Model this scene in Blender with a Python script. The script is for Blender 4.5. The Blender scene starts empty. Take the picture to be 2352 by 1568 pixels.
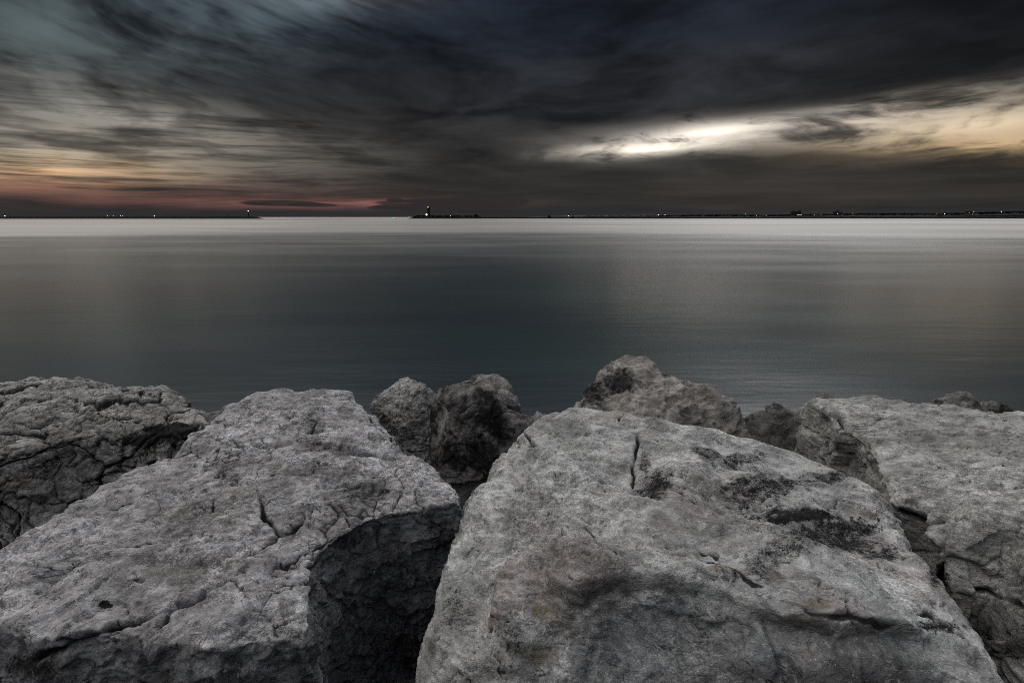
import bpy, math, random, time
import numpy as np
from mathutils import Vector
from mathutils.bvhtree import BVHTree

T0 = time.time()
random.seed(7)
scene = bpy.context.scene
R = math.radians

# ------------------------------------------------------------------ camera
CAM_Z = 3.0                      # eye height above the sea
FPX = 1176.0                     # focal length in units of a 2352 px wide picture (18 mm on 36 mm)
PITCH = math.atan((784 - 498.5) / FPX)
cam_d = bpy.data.cameras.new('camera')
cam = bpy.data.objects.new('camera', cam_d)
scene.collection.objects.link(cam)
cam_d.sensor_width = 36.0
cam_d.lens = 18.0
cam_d.clip_start = 0.05
cam_d.clip_end = 120000
cam.location = (0, 0, CAM_Z)
cam.rotation_euler = (math.pi / 2 - PITCH, 0, 0)
scene.camera = cam

SP, CP = math.sin(PITCH), math.cos(PITCH)


def ray(X, Y):
    """direction in the world seen at a point of the 2352 x 1568 photograph"""
    a, b = (X - 1176) / FPX, (784 - Y) / FPX
    v = Vector((a, CP + b * SP, -SP + b * CP))
    return v


def at(X, Y, D):
    """the place seen there that lies D metres below the eye"""
    v = ray(X, Y)
    t = D / -v.z
    return np.array([v.x * t, v.y * t, CAM_Z - D])


def azel(X, Y):
    v = ray(X, Y).normalized()
    return math.degrees(math.atan2(v.x, v.y)), math.degrees(math.asin(v.z))


# ------------------------------------------------------------------ node helper
class G:
    """small expression builder on a node tree"""
    def __init__(self, nt):
        self.nt = nt

    def node(self, kind, **kw):
        n = self.nt.nodes.new(kind)
        for k, v in kw.items():
            setattr(n, k, v)
        return n

    def put(self, sock, v):
        if isinstance(v, bpy.types.NodeSocket):
            self.nt.links.new(v, sock)
        else:
            sock.default_value = v

    def m(self, op, a, b=0.0, c=None, clamp=False):
        n = self.node('ShaderNodeMath', operation=op, use_clamp=clamp)
        self.put(n.inputs[0], a)
        self.put(n.inputs[1], b)
        if c is not None:
            self.put(n.inputs[2], c)
        return n.outputs[0]

    def add(self, a, b): return self.m('ADD', a, b)
    def mul(self, a, b): return self.m('MULTIPLY', a, b)

    def rng(self, v, a, b, c=0.0, d=1.0, smooth=True):
        n = self.node('ShaderNodeMapRange', interpolation_type='SMOOTHSTEP' if smooth else 'LINEAR')
        self.put(n.inputs[0], v)
        for i, x in enumerate((a, b, c, d)):
            self.put(n.inputs[i + 1], x)
        return n.outputs[0]

    def vec(self, x, y, z):
        n = self.node('ShaderNodeCombineXYZ')
        for i, v in enumerate((x, y, z)):
            self.put(n.inputs[i], v)
        return n.outputs[0]

    def vm(self, op, a, b=(0, 0, 0), s=None):
        n = self.node('ShaderNodeVectorMath', operation=op)
        self.put(n.inputs[0], a)
        self.put(n.inputs[1], b)
        if s is not None:
            self.put(n.inputs['Scale'], s)
        return n.outputs[1] if op in ('LENGTH', 'DOT_PRODUCT') else n.outputs[0]

    def mapv(self, v, scale=(1, 1, 1), rot=(0, 0, 0), loc=(0, 0, 0), kind='POINT'):
        n = self.node('ShaderNodeMapping', vector_type=kind)
        self.put(n.inputs[0], v)
        n.inputs[1].default_value = loc
        n.inputs[2].default_value = rot
        n.inputs[3].default_value = scale
        return n.outputs[0]

    def noise(self, v, scale=1.0, detail=4.0, rough=0.5, dist=0.0, col=False):
        n = self.node('ShaderNodeTexNoise')
        self.put(n.inputs['Vector'], v)
        n.inputs['Scale'].default_value = scale
        n.inputs['Detail'].default_value = detail
        n.inputs['Roughness'].default_value = rough
        n.inputs['Distortion'].default_value = dist
        return n.outputs[1] if col else n.outputs[0]

    def mix(self, f, a, b, blend='MIX'):
        n = self.node('ShaderNodeMix', data_type='RGBA', blend_type=blend)
        self.put(n.inputs[0], f)
        for s, v in ((n.inputs[6], a), (n.inputs[7], b)):
            if isinstance(v, (tuple, list)) and len(v) == 3:
                v = (*v, 1)
            self.put(s, v)
        return n.outputs[2]

    def ramp(self, f, stops):
        n = self.node('ShaderNodeValToRGB')
        self.put(n.inputs[0], f)
        e = n.color_ramp.elements
        while len(e) < len(stops):
            e.new(0.5)
        for el, (p, c) in zip(e, stops):
            el.position = p
            el.color = (*c, 1)
        return n.outputs[0]


def srgb(r, g, b):
    f = lambda c: c / 12.92 if c <= 0.04045 else ((c + 0.055) / 1.055) ** 2.4
    return tuple(f(x / 255) for x in (r, g, b))


# ------------------------------------------------------------------ sky (world) and soft light
SUN_EL, SUN_AZ = 39.0, 30.0          # high veiled light, to the right
world = bpy.data.worlds.new('World')
scene.world = world
world.use_nodes = True


def build_sky():
    nt = world.node_tree
    nt.nodes.clear()
    g = G(nt)
    d = g.node('ShaderNodeTexCoord').outputs['Generated']
    sep = g.node('ShaderNodeSeparateXYZ')
    nt.links.new(d, sep.inputs[0])
    x, y, z = sep.outputs
    az = g.mul(g.m('ARCTAN2', x, y), 57.2958)
    el = g.mul(g.m('ARCSINE', z), 57.2958)
    elp = g.m('MAXIMUM', el, 0.0)
    # cloud sheet seen in perspective: streaks run out from a point on the horizon
    k = g.m('DIVIDE', 1.0, g.add(g.m('MAXIMUM', z, 0.0), 0.10))
    sheet = g.vec(g.mul(g.add(x, g.mul(y, 0.06)), k), g.mul(y, k), 0.0)
    warp = g.noise(sheet, 0.9, 3, 0.5, col=True)
    wv = g.vm('SUBTRACT', warp, (0.5, 0.5, 0.5))
    sheet_w = g.vm('ADD', sheet, g.vm('SCALE', wv, s=0.30))
    daz = g.m('SQRT', g.add(g.m('POWER', g.add(az, 2.0), 2.0), 160.0))
    q = g.m('DIVIDE', elp, g.add(1.0, g.mul(daz, 0.034)))
    sw = g.vm('ADD', g.vec(g.mul(az, 0.085), g.mul(q, 0.46), 0.0), g.vm('MULTIPLY', wv, (1.4, 0.9, 0)))
    fibre = g.noise(sw, 1.25, 4, 0.55)
    fine = g.noise(g.mapv(sw, (1.6, 4.2, 1)), 1.25, 4, 0.6)
    fibre2 = g.add(g.mul(fibre, 0.74), g.mul(fine, 0.26))
    ae = g.vec(az, el, 0.0)
    broad = g.noise(g.vm('ADD', g.mapv(ae, (0.055, 0.20, 1), (0, 0, R(-4))), g.vm('MULTIPLY', wv, (1.2, 1.2, 0))), 1.0, 5, 0.58)
    left = g.rng(az, -4.0, -24.0)
    # flat layers low over the horizon
    aw = g.vm('SCALE', g.vm('SUBTRACT', g.noise(g.mapv(ae, (0.035, 0.12, 1)), 1.0, 3, 0.5, col=True), (0.5, 0.5, 0.5)), s=1.0)
    ae_w = g.vm('ADD', ae, g.vm('MULTIPLY', aw, (8.0, 2.6, 0)))
    layers = g.noise(g.mapv(ae_w, (0.055, 0.85, 1)), 1.0, 5, 0.6)
    layers_fine = g.noise(g.mapv(ae_w, (0.11, 2.3, 1)), 1.0, 5, 0.62)

    def blob(X, Y, rx, ry, rot=0.0, src=ae_w):
        a, e = azel(X, Y)
        s = 1 / 20.5                                  # degrees per pixel near the middle
        v = g.mapv(src, (rx * s, ry * s, 1), (0, 0, R(rot)), (a, e, 0), 'TEXTURE')
        n = g.node('ShaderNodeTexGradient', gradient_type='QUADRATIC_SPHERE')
        nt.links.new(v, n.inputs[0])
        return n.outputs[1]

    # dark cloud deck: colour by height, faint streaks; brightened above the view for its light on the water
    up = g.m('DIVIDE', elp, 90.0)
    base = g.ramp(up, [(0.0, srgb(37, 38, 41)), (0.02, srgb(43, 42, 42)), (0.06, srgb(44, 42, 41)),
                       (0.11, srgb(40, 39, 39)), (0.155, srgb(31, 33, 37)), (0.19, srgb(26, 31, 38)),
                       (0.235, srgb(27, 33, 43)), (0.30, srgb(166, 171, 180)), (0.40, srgb(222, 226, 232)),
                       (1.0, srgb(228, 231, 237))])
    right_dark = g.rng(az, 5.0, 42.0, 1.0, 0.50)
    rd = g.mix(g.rng(el, 3.0, 9.0), (1, 1, 1), g.vec(right_dark, right_dark, right_dark))
    rd = g.mix(g.rng(el, 19.0, 34.0), rd, (1, 1, 1))
    base = g.mix(1.0, base, rd, 'MULTIPLY')
    b_mod = g.rng(g.add(g.mul(broad, g.add(0.80, g.mul(left, -0.35))), g.mul(fibre2, g.add(0.20, g.mul(left, 0.35)))), 0.34, 0.68, 0.25, 2.0)
    b_mod = g.m('MAXIMUM', b_mod, 0.3)
    lowmod = g.rng(layers, 0.3, 0.7, 0.72, 1.3)
    low = g.rng(el, 1.0, 9.0)
    mod = g.add(g.mul(b_mod, low), g.mul(lowmod, g.m('SUBTRACT', 1.0, low)))
    high = g.rng(el, 18.0, 34.0)
    mod = g.add(g.mul(g.m('SUBTRACT', 1.0, high), mod), g.mul(high, g.rng(broad, 0.3, 0.7, 0.8, 1.2)))
    col = g.vm('SCALE', base, s=mod)

    def glow(shape, color, amount, streak=None):
        nonlocal col
        f = g.mul(shape, amount)
        if streak is not None:
            f = g.mul(f, streak)
        col = g.vm('ADD', col, g.vm('SCALE', color, s=f))

    st_fib = g.rng(fibre2, 0.34, 0.66, 0.05, 1.4)
    st_lay = g.rng(g.add(g.mul(layers, 0.55), g.mul(layers_fine, 0.45)), 0.36, 0.64, 0.05, 1.5)
    st_mix = g.m('MINIMUM', g.mul(g.add(st_fib, 0.25), g.add(st_lay, 0.25)), 1.6)
    # upper left: thin pale teal veil
    glow(blob(120, 60, 760, 300, 22, ae), srgb(138, 156, 156), 0.24, st_fib)
    glow(blob(700, 10, 460, 130, 18, ae), srgb(130, 150, 158), 0.26, st_fib)
    # unseen bright patch above the view on that side, added to lift the water
    left_fill = g.mul(g.rng(el, 17.0, 34.0), g.rng(az, 0.0, -50.0))
    glow(left_fill, srgb(232, 222, 208), 2.7, g.rng(az, -170.0, -110.0))
    # left: cream and golden gap
    glow(blob(330, 275, 620, 80, -6), srgb(205, 196, 184), 0.26, st_mix)
    glow(blob(150, 335, 700, 85, -3), srgb(212, 198, 176), 0.35, st_mix)
    glow(blob(30, 372, 420, 42, -1), srgb(232, 192, 140), 0.66, st_lay)
    glow(blob(-120, 395, 420, 40, 0), srgb(215, 155, 110), 0.5, st_lay)
    # left: dusky red near the horizon
    glow(blob(60, 430, 1000, 58, 0), srgb(146, 90, 76), 0.28, st_lay)
    glow(blob(720, 466, 640, 20, 0, ae), srgb(172, 114, 102), 0.48, g.add(g.mul(st_lay, 0.6), 0.45))
    glow(blob(950, 468, 200, 15, 0, ae), srgb(180, 114, 102), 0.45)
    # right: the bright rift and its golden continuation, ragged with darker wisps
    wisp_v = g.vm('ADD', g.mapv(ae, (0.10, 0.34, 1), (0, 0, R(16))), g.vm('MULTIPLY', wv, (1.5, 1.3, 0)))
    wisp = g.noise(wisp_v, 1.6, 6, 0.62)
    st_w = g.rng(g.add(g.mul(wisp, 0.65), g.mul(layers, 0.35)), 0.38, 0.60, 0.08, 1.35)
    st_w2 = g.rng(wisp, 0.30, 0.52, 0.25, 1.25)
    glow(blob(1560, 318, 420, 58, 3), srgb(222, 214, 204), 0.42, st_w2)
    glow(blob(1480, 344, 300, 24, 2), srgb(255, 243, 222), 0.95, st_w)
    glow(blob(1640, 308, 270, 34, 4), srgb(240, 230, 214), 0.95, st_w2)
    glow(blob(1950, 290, 480, 52, 2), srgb(228, 214, 196), 0.55, st_w)
    glow(blob(2230, 296, 420, 58, 3), srgb(228, 206, 172), 0.62, st_w)
    glow(blob(2200, 348, 380, 36, 0), srgb(220, 182, 130), 0.45, st_w)
    glow(blob(2420, 312, 360, 72, 0), srgb(226, 198, 156), 0.26, st_w)
    glow(blob(2150, 232, 520, 30, 4), srgb(200, 190, 172), 0.30, st_w)
    # darker banks bounding the rift above and below
    for cx, cy, rx, ry, rot, cc in ((1790, 418, 520, 90, 1, (50, 47, 45)), (1430, 205, 620, 100, 4, (34, 36, 40)), (2480, 420, 300, 36, 0, (44, 41, 39))):
        s = g.rng(g.add(blob(cx, cy, rx, ry, rot), g.mul(g.add(wisp, -0.5), 0.30)), 0.08, 0.30)
        col = g.mix(g.mul(s, 0.85), col, g.vm('SCALE', srgb(*cc), s=mod))
    # small dark cloudlets in front of the red band
    for cx, cy, rx, ry in ((650, 467, 75, 4.2), (720, 471, 50, 2.8), (600, 469, 26, 2.0), (912, 460, 20, 3.4),
                           (960, 466, 90, 4.0), (1000, 461, 70, 3.6), (925, 474, 60, 4.0), (985, 478, 75, 5.0),
                           (1040, 470, 90, 10.0), (890, 477, 40, 3.0), (1120, 462, 90, 12.0)):
        s = g.rng(blob(cx, cy, rx * 1.7, ry * 2.3, 0, g.vm('ADD', ae, g.vm('MULTIPLY', aw, (2.5, 0.35, 0)))), 0.10, 0.24)
        col = g.mix(g.mul(s, 0.9), col, srgb(42, 39, 40))
    # darker haze on the horizon line
    col = g.mix(g.rng(el, 0.15, 0.9, 0.75, 0.0), col, srgb(44, 43, 46))
    below = g.rng(z, -0.03, 0.0, 1.0, 0.0)
    col = g.mix(below, col, srgb(30, 34, 37))

    sky = g.node('ShaderNodeTexSky', sky_type='NISHITA')
    sky.sun_disc = False
    sky.sun_elevation = R(SUN_EL)
    sky.sun_rotation = R(SUN_AZ)
    bg1 = g.node('ShaderNodeBackground')
    nt.links.new(sky.outputs[0], bg1.inputs[0])
    bg1.inputs[1].default_value = 0.0006
    bg2 = g.node('ShaderNodeBackground')
    g.put(bg2.inputs[0], col)
    bg2.inputs[1].default_value = 1.0
    ad = g.node('ShaderNodeAddShader')
    nt.links.new(bg1.outputs[0], ad.inputs[0])
    nt.links.new(bg2.outputs[0], ad.inputs[1])
    out = g.node('ShaderNodeOutputWorld')
    nt.links.new(ad.outputs[0], out.inputs[0])


build_sky()

sun_d = bpy.data.lights.new('sun', 'SUN')
sun_d.energy = 1.4
sun_d.angle = R(30)
sun_d.color = (1.0, 0.98, 0.96)
sun = bpy.data.objects.new('sun', sun_d)
scene.collection.objects.link(sun)
sd = Vector((math.sin(R(SUN_AZ)) * math.cos(R(SUN_EL)), math.cos(R(SUN_AZ)) * math.cos(R(SUN_EL)), math.sin(R(SUN_EL))))
sun.rotation_euler = sd.to_track_quat('Z', 'Y').to_euler()
sun.location = (0, 0, 30)

scene.view_settings.view_transform = 'Standard'
scene.view_settings.look = 'None'
scene.view_settings.exposure = 0.0
scene.view_settings.gamma = 1.0
scene.cycles.filter_width = 0.95
scene.cycles.use_denoising = False      # keeps the fine grain of the stone


# ------------------------------------------------------------------ numeric noise
rs = np.random.RandomState(11)
PERM = np.concatenate([rs.permutation(256)] * 3).astype(np.int32)
GR = rs.normal(size=(256, 3)).astype(np.float32)
GR /= np.linalg.norm(GR, axis=1)[:, None]
RV = rs.rand(256, 3).astype(np.float32)
CORN = [(i, j, k) for i in (0, 1) for j in (0, 1) for k in (0, 1)]


def pn(P, s=1.0, seed=0):
    """gradient noise, about -1..1"""
    if np.isscalar(s):
        s = (s, s, s)
    Q = P * np.array(s, np.float32) + np.float32(seed * 17.13)
    F = np.floor(Q)
    I = F.astype(np.int32)
    f = (Q - F).astype(np.float32)
    u = f * f * f * (f * (f * 6 - 15) + 10)
    out = np.zeros(len(P), np.float32)
    for c in CORN:
        h = PERM[PERM[PERM[(I[:, 0] + c[0]) & 255] + ((I[:, 1] + c[1]) & 255)] + ((I[:, 2] + c[2]) & 255)]
        g = GR[h]
        w = np.ones(len(P), np.float32)
        dd = np.zeros(len(P), np.float32)
        for a in range(3):
            w *= u[:, a] if c[a] else 1 - u[:, a]
            dd += g[:, a] * (f[:, a] - c[a])
        out += w * dd
    return out * 1.6


def fbm(P, s, o=4, rough=0.5, seed=0):
    if np.isscalar(s):
        s = (s, s, s)
    t = np.zeros(len(P), np.float32)
    a = 1.0
    for i in range(o):
        t += a * pn(P, tuple(q * 2.03 ** i for q in s), seed + i)
        a *= rough
    return t


def voro(P, s, seed=0, jit=0.95):
    """nearest two cell distances, the cell's random vector and the offset to its point"""
    if np.isscalar(s):
        s = (s, s, s)
    Q = (P * np.array(s, np.float32) + np.float32(seed * 9.7)).astype(np.float32)
    B = np.floor(Q - 0.5).astype(np.int32)
    f1 = np.full(len(P), 9, np.float32)
    f2 = np.full(len(P), 9, np.float32)
    rid = np.zeros(len(P), np.int32)
    off = np.zeros((len(P), 3), np.float32)
    for c in CORN:
        C = B + np.array(c, np.int32)
        h = PERM[PERM[PERM[C[:, 0] & 255] + (C[:, 1] & 255)] + (C[:, 2] & 255)]
        d = Q - (C + 0.5 + jit * (RV[h] - 0.5))
        L = np.sqrt((d * d).sum(1))
        near = L < f1
        f2 = np.where(near, f1, np.minimum(f2, L))
        f1 = np.where(near, L, f1)
        rid = np.where(near, h, rid)
        off[near] = d[near]
    return f1, f2, GR[(rid * 7 + 3) & 255], off


def lines(P, s, w, seed=0, gate=0.0):
    """1 on thin wandering lines, 0 elsewhere; gate > 0 keeps only stretches of them"""
    n = fbm(P, s, 4, 0.55, seed)
    e = np.exp(-(n / w) ** 2)
    return e * np.clip(fbm(P, (np.array(s) * 0.8 if not np.isscalar(s) else s * 0.8), 2, 0.5, seed + 9) * 4 + 0.6 - gate, 0, 1)


def facets(P, s, seed=0):
    """broken planes: every cell is a tilted plane (height in metres for slope 1)"""
    f1, f2, gv, off = voro(P, s, seed)
    s0 = s if np.isscalar(s) else s[0]
    return (gv * off).sum(1) / s0, f2 - f1


# ------------------------------------------------------------------ mesh extraction (surface nets)
def surface_net(F, org, h):
    S = F < 0
    nx, ny, nz = F.shape
    acc = np.zeros((nx - 1, ny - 1, nz - 1, 3), np.float32)
    cnt = np.zeros((nx - 1, ny - 1, nz - 1), np.float32)
    sl = lambda o, n: slice(o, n - 1 + o)
    for ax in range(3):
        for o1 in (0, 1):
            for o2 in (0, 1):
                oa = [0, 0, 0]
                oth = [a for a in range(3) if a != ax]
                oa[oth[0]], oa[oth[1]] = o1, o2
                ob = list(oa)
                ob[ax] = 1
                A = F[sl(oa[0], nx), sl(oa[1], ny), sl(oa[2], nz)]
                B = F[sl(ob[0], nx), sl(ob[1], ny), sl(ob[2], nz)]
                cr = (A < 0) != (B < 0)
                t = np.where(cr, A / np.where(cr, A - B, 1), 0)
                for a in range(3):
                    acc[..., a] += np.where(cr, t if a == ax else float(oa[a]), 0)
                cnt += cr
    act = cnt > 0
    idx = np.full(act.shape, -1, np.int64)
    n = int(act.sum())
    idx[act] = np.arange(n)
    ijk = np.argwhere(act).astype(np.float32)
    V = (ijk + acc[act] / cnt[act][:, None]) * h + org
    quads = []
    # edges along each axis
    for ax in range(3):
        A = F[tuple(slice(0, -1) if a == ax else slice(None) for a in range(3))]
        B = F[tuple(slice(1, None) if a == ax else slice(None) for a in range(3))]
        sa, sb = A < 0, B < 0
        o1, o2 = [(1, 2), (2, 0), (0, 1)][ax]
        for flip, msk in ((False, sa & ~sb), (True, ~sa & sb)):
            E = np.argwhere(msk)
            E = E[(E[:, o1] > 0) & (E[:, o2] > 0) & (E[:, o1] < F.shape[o1] - 1) & (E[:, o2] < F.shape[o2] - 1)]
            q = []
            for d1, d2 in ((0, 0), (1, 0), (1, 1), (0, 1)):
                C = E.copy()
                C[:, o1] -= 1 - d1
                C[:, o2] -= 1 - d2
                q.append(idx[C[:, 0], C[:, 1], C[:, 2]])
            q = np.stack(q, 1)
            quads.append(q[:, ::-1] if flip else q)
    return V, np.concatenate(quads)


def mesh_from(name, V, Q):
    me = bpy.data.meshes.new(name)
    me.vertices.add(len(V))
    me.vertices.foreach_set('co', np.ascontiguousarray(V, np.float32).ravel())
    k = Q.shape[1]
    me.loops.add(Q.size)
    me.loops.foreach_set('vertex_index', Q.ravel().astype(np.int32))
    me.polygons.add(len(Q))
    me.polygons.foreach_set('loop_start', np.arange(0, Q.size, k, dtype=np.int32))
    me.polygons.foreach_set('use_smooth', np.ones(len(Q), bool))
    me.update(calc_edges=True)
    return me


def poly_dist(GX, GY, poly):
    """signed distance to a polygon and, per place, weights of its edges"""
    n = len(poly)
    dmin = np.full(GX.shape, 1e9)
    ins = np.zeros(GX.shape, bool)
    ds = []
    for i in range(n):
        a, b = poly[i], poly[(i + 1) % n]
        e = b - a
        wx, wy = GX - a[0], GY - a[1]
        t = np.clip((wx * e[0] + wy * e[1]) / (e @ e + 1e-12), 0, 1)
        d = np.hypot(wx - t * e[0], wy - t * e[1])
        ds.append(d)
        dmin = np.minimum(dmin, d)
        c = ((a[1] > GY) != (b[1] > GY)) & (GX < (b[0] - a[0]) * (GY - a[1]) / (b[1] - a[1] + 1e-12) + a[0])
        ins ^= c
    return np.where(ins, -dmin, dmin), ds


def tps(pts, z, GX, GY, reg=1e-4):
    n = len(pts)
    def U(r2):
        return r2 * np.log(r2 + 1e-9)
    d2 = ((pts[:, None] - pts[None]) ** 2).sum(-1)
    K = U(d2) + reg * np.eye(n)
    Pm = np.c_[np.ones(n), pts]
    A = np.block([[K, Pm], [Pm.T, np.zeros((3, 3))]])
    w = np.linalg.solve(A, np.r_[z, 0, 0, 0])
    out = w[n] + w[n + 1] * GX + w[n + 2] * GY
    for i in range(n):
        out = out + w[i] * U((GX - pts[i, 0]) ** 2 + (GY - pts[i, 1]) ** 2)
    return out


def smax(a, b, r):
    h = np.maximum(r - np.abs(a - b), 0) / r
    return np.maximum(a, b) + h * h * r * 0.25


MATS = {}
ROCKS = []


def rock(name, label, outline, tops=(), bottom=0.9, h=0.022, sub=2, r=0.06, batter=0.12, lump=0.03,
         detail=None, mat=None, cuts=(), group='boulders of the breakwater', seed=0, world_pts=False, extra=()):
    """outline/tops: (X, Y, D) - a point of the photograph and its depth below the eye;
    an optional 4th value is the outward lean of the side that starts there."""
    conv = (lambda p: np.array(p[:3], float)) if world_pts else (lambda p: at(*p[:3]))
    O = np.array([conv(p) for p in outline])
    O = np.concatenate([O] + ([np.array(extra, float)] if len(extra) else []))
    bat = [p[3] if len(p) > 3 else batter for p in outline] + [batter] * len(extra)
    Tp = np.array([conv(p) for p in tops]).reshape(-1, 3)
    lo = O.min(0) - 0.30
    hi = O.max(0) + 0.30
    zt = max(O[:, 2].max(), Tp[:, 2].max() if len(Tp) else -9) + 0.2
    zb = O[:, 2].min() - bottom - 0.1
    gx = np.arange(lo[0], hi[0], h)
    gy = np.arange(lo[1], hi[1], h)
    gz = np.arange(zb, zt, h)
    GX, GY = np.meshgrid(gx, gy, indexing='ij')
    d, ds = poly_dist(GX, GY, O[:, :2])
    W = [1 / (q ** 3 + 1e-5) for q in ds]
    sw = sum(W)
    B = sum(w * b for w, b in zip(W, bat)) / sw
    allp = np.concatenate([O, Tp]) if len(Tp) else O
    top = tps(allp[:, :2], allp[:, 2], GX, GY)
    top = np.minimum(top, allp[:, 2].max() + 0.06)
    # outside the outline keep the height of the rim
    Z = gz[None, None, :]
    a = (Z - top[..., None]).astype(np.float32)
    drop = np.maximum(top[..., None] - Z, 0)
    b = ((d[..., None] - B[..., None] * drop) / np.sqrt(1 + B[..., None] ** 2)).astype(np.float32)
    Fv = smax(a, b, r)
    for (pt, nrm, rr) in cuts:
        p0 = conv(pt)
        nn = np.array(nrm, float)
        nn /= np.linalg.norm(nn)
        c = ((GX - p0[0]) * nn[0] + (GY - p0[1]) * nn[1])[..., None] + (Z - p0[2]) * nn[2]
        Fv = smax(Fv, c.astype(np.float32), rr)
    Fv = smax(Fv, ((zb + 0.1) - Z).astype(np.float32), 0.1)
    if lump:
        PP = np.stack(np.meshgrid(gx[::3], gy[::3], gz[::3], indexing='ij'), -1)
        nn_ = (pn(PP.reshape(-1, 3).astype(np.float32), 2.1, seed) + 0.5 * pn(PP.reshape(-1, 3).astype(np.float32), 4.7, seed + 5)).reshape(PP.shape[:3])
        for ax in range(3):   # linear upsampling
            n_ = Fv.shape[ax]
            t = np.arange(n_) / 3.0
            i0 = np.minimum(t.astype(int), nn_.shape[ax] - 1)
            i1 = np.minimum(i0 + 1, nn_.shape[ax] - 1)
            f = (t - i0).astype(np.float32)
            sh = [1, 1, 1]
            sh[ax] = -1
            f = f.reshape(sh)
            nn_ = np.take(nn_, i0, ax) * (1 - f) + np.take(nn_, i1, ax) * f
        # full on the sides, gentler on the measured top
        side = np.clip((a - b) / -0.25 + 0.35, 0.35, 1)
        Fv = Fv + lump * nn_ * side
    V, Q = surface_net(Fv, np.array([gx[0], gy[0], gz[0]], np.float32), h)
    base = mesh_from('tmp', V, Q)
    bvh = BVHTree.FromPolygons([tuple(v) for v in V], [tuple(q) for q in Q])
    ob = bpy.data.objects.new('tmp', base)
    scene.collection.objects.link(ob)
    md = ob.modifiers.new('s', 'SUBSURF')
    md.levels = sub
    md.render_levels = sub
    dg = bpy.context.evaluated_depsgraph_get()
    me = bpy.data.meshes.new_from_object(ob.evaluated_get(dg))
    bpy.data.objects.remove(ob)
    bpy.data.meshes.remove(base)
    n = len(me.vertices)
    P = np.empty(n * 3, np.float32)
    me.vertices.foreach_get('co', P)
    P = P.reshape(-1, 3)
    N = np.empty(n * 3, np.float32)
    me.vertex_normals.foreach_get('vector', N)
    N = N.reshape(-1, 3)
    S = Surf(P, N, bvh, seed)
    disp = detail(S) if detail else 0
    P2 = P + N * np.asarray(disp, np.float32)[:, None]
    orgn = np.array([P[:, 0].mean(), P[:, 1].mean(), P[:, 2].min()], np.float32)
    me.vertices.foreach_set('co', (P2 - orgn).astype(np.float32).ravel())
    for k, v in S.att.items():
        at_ = me.attributes.new(k, 'FLOAT', 'POINT')
        at_.data.foreach_set('value', np.clip(v, 0, 1).astype(np.float32))
    me.polygons.foreach_set('use_smooth', np.ones(len(me.polygons), bool))
    me.update()
    me.name = name
    me.materials.clear()
    me.materials.append(mat)
    o = bpy.data.objects.new(name, me)
    o.location = orgn
    scene.collection.objects.link(o)
    o['label'] = label
    o['category'] = 'boulder'
    if group:
        o['group'] = group
    ROCKS.append(o)
    print('ROCK', label[:40], len(me.polygons), round(time.time() - T0, 1))
    return o


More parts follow.
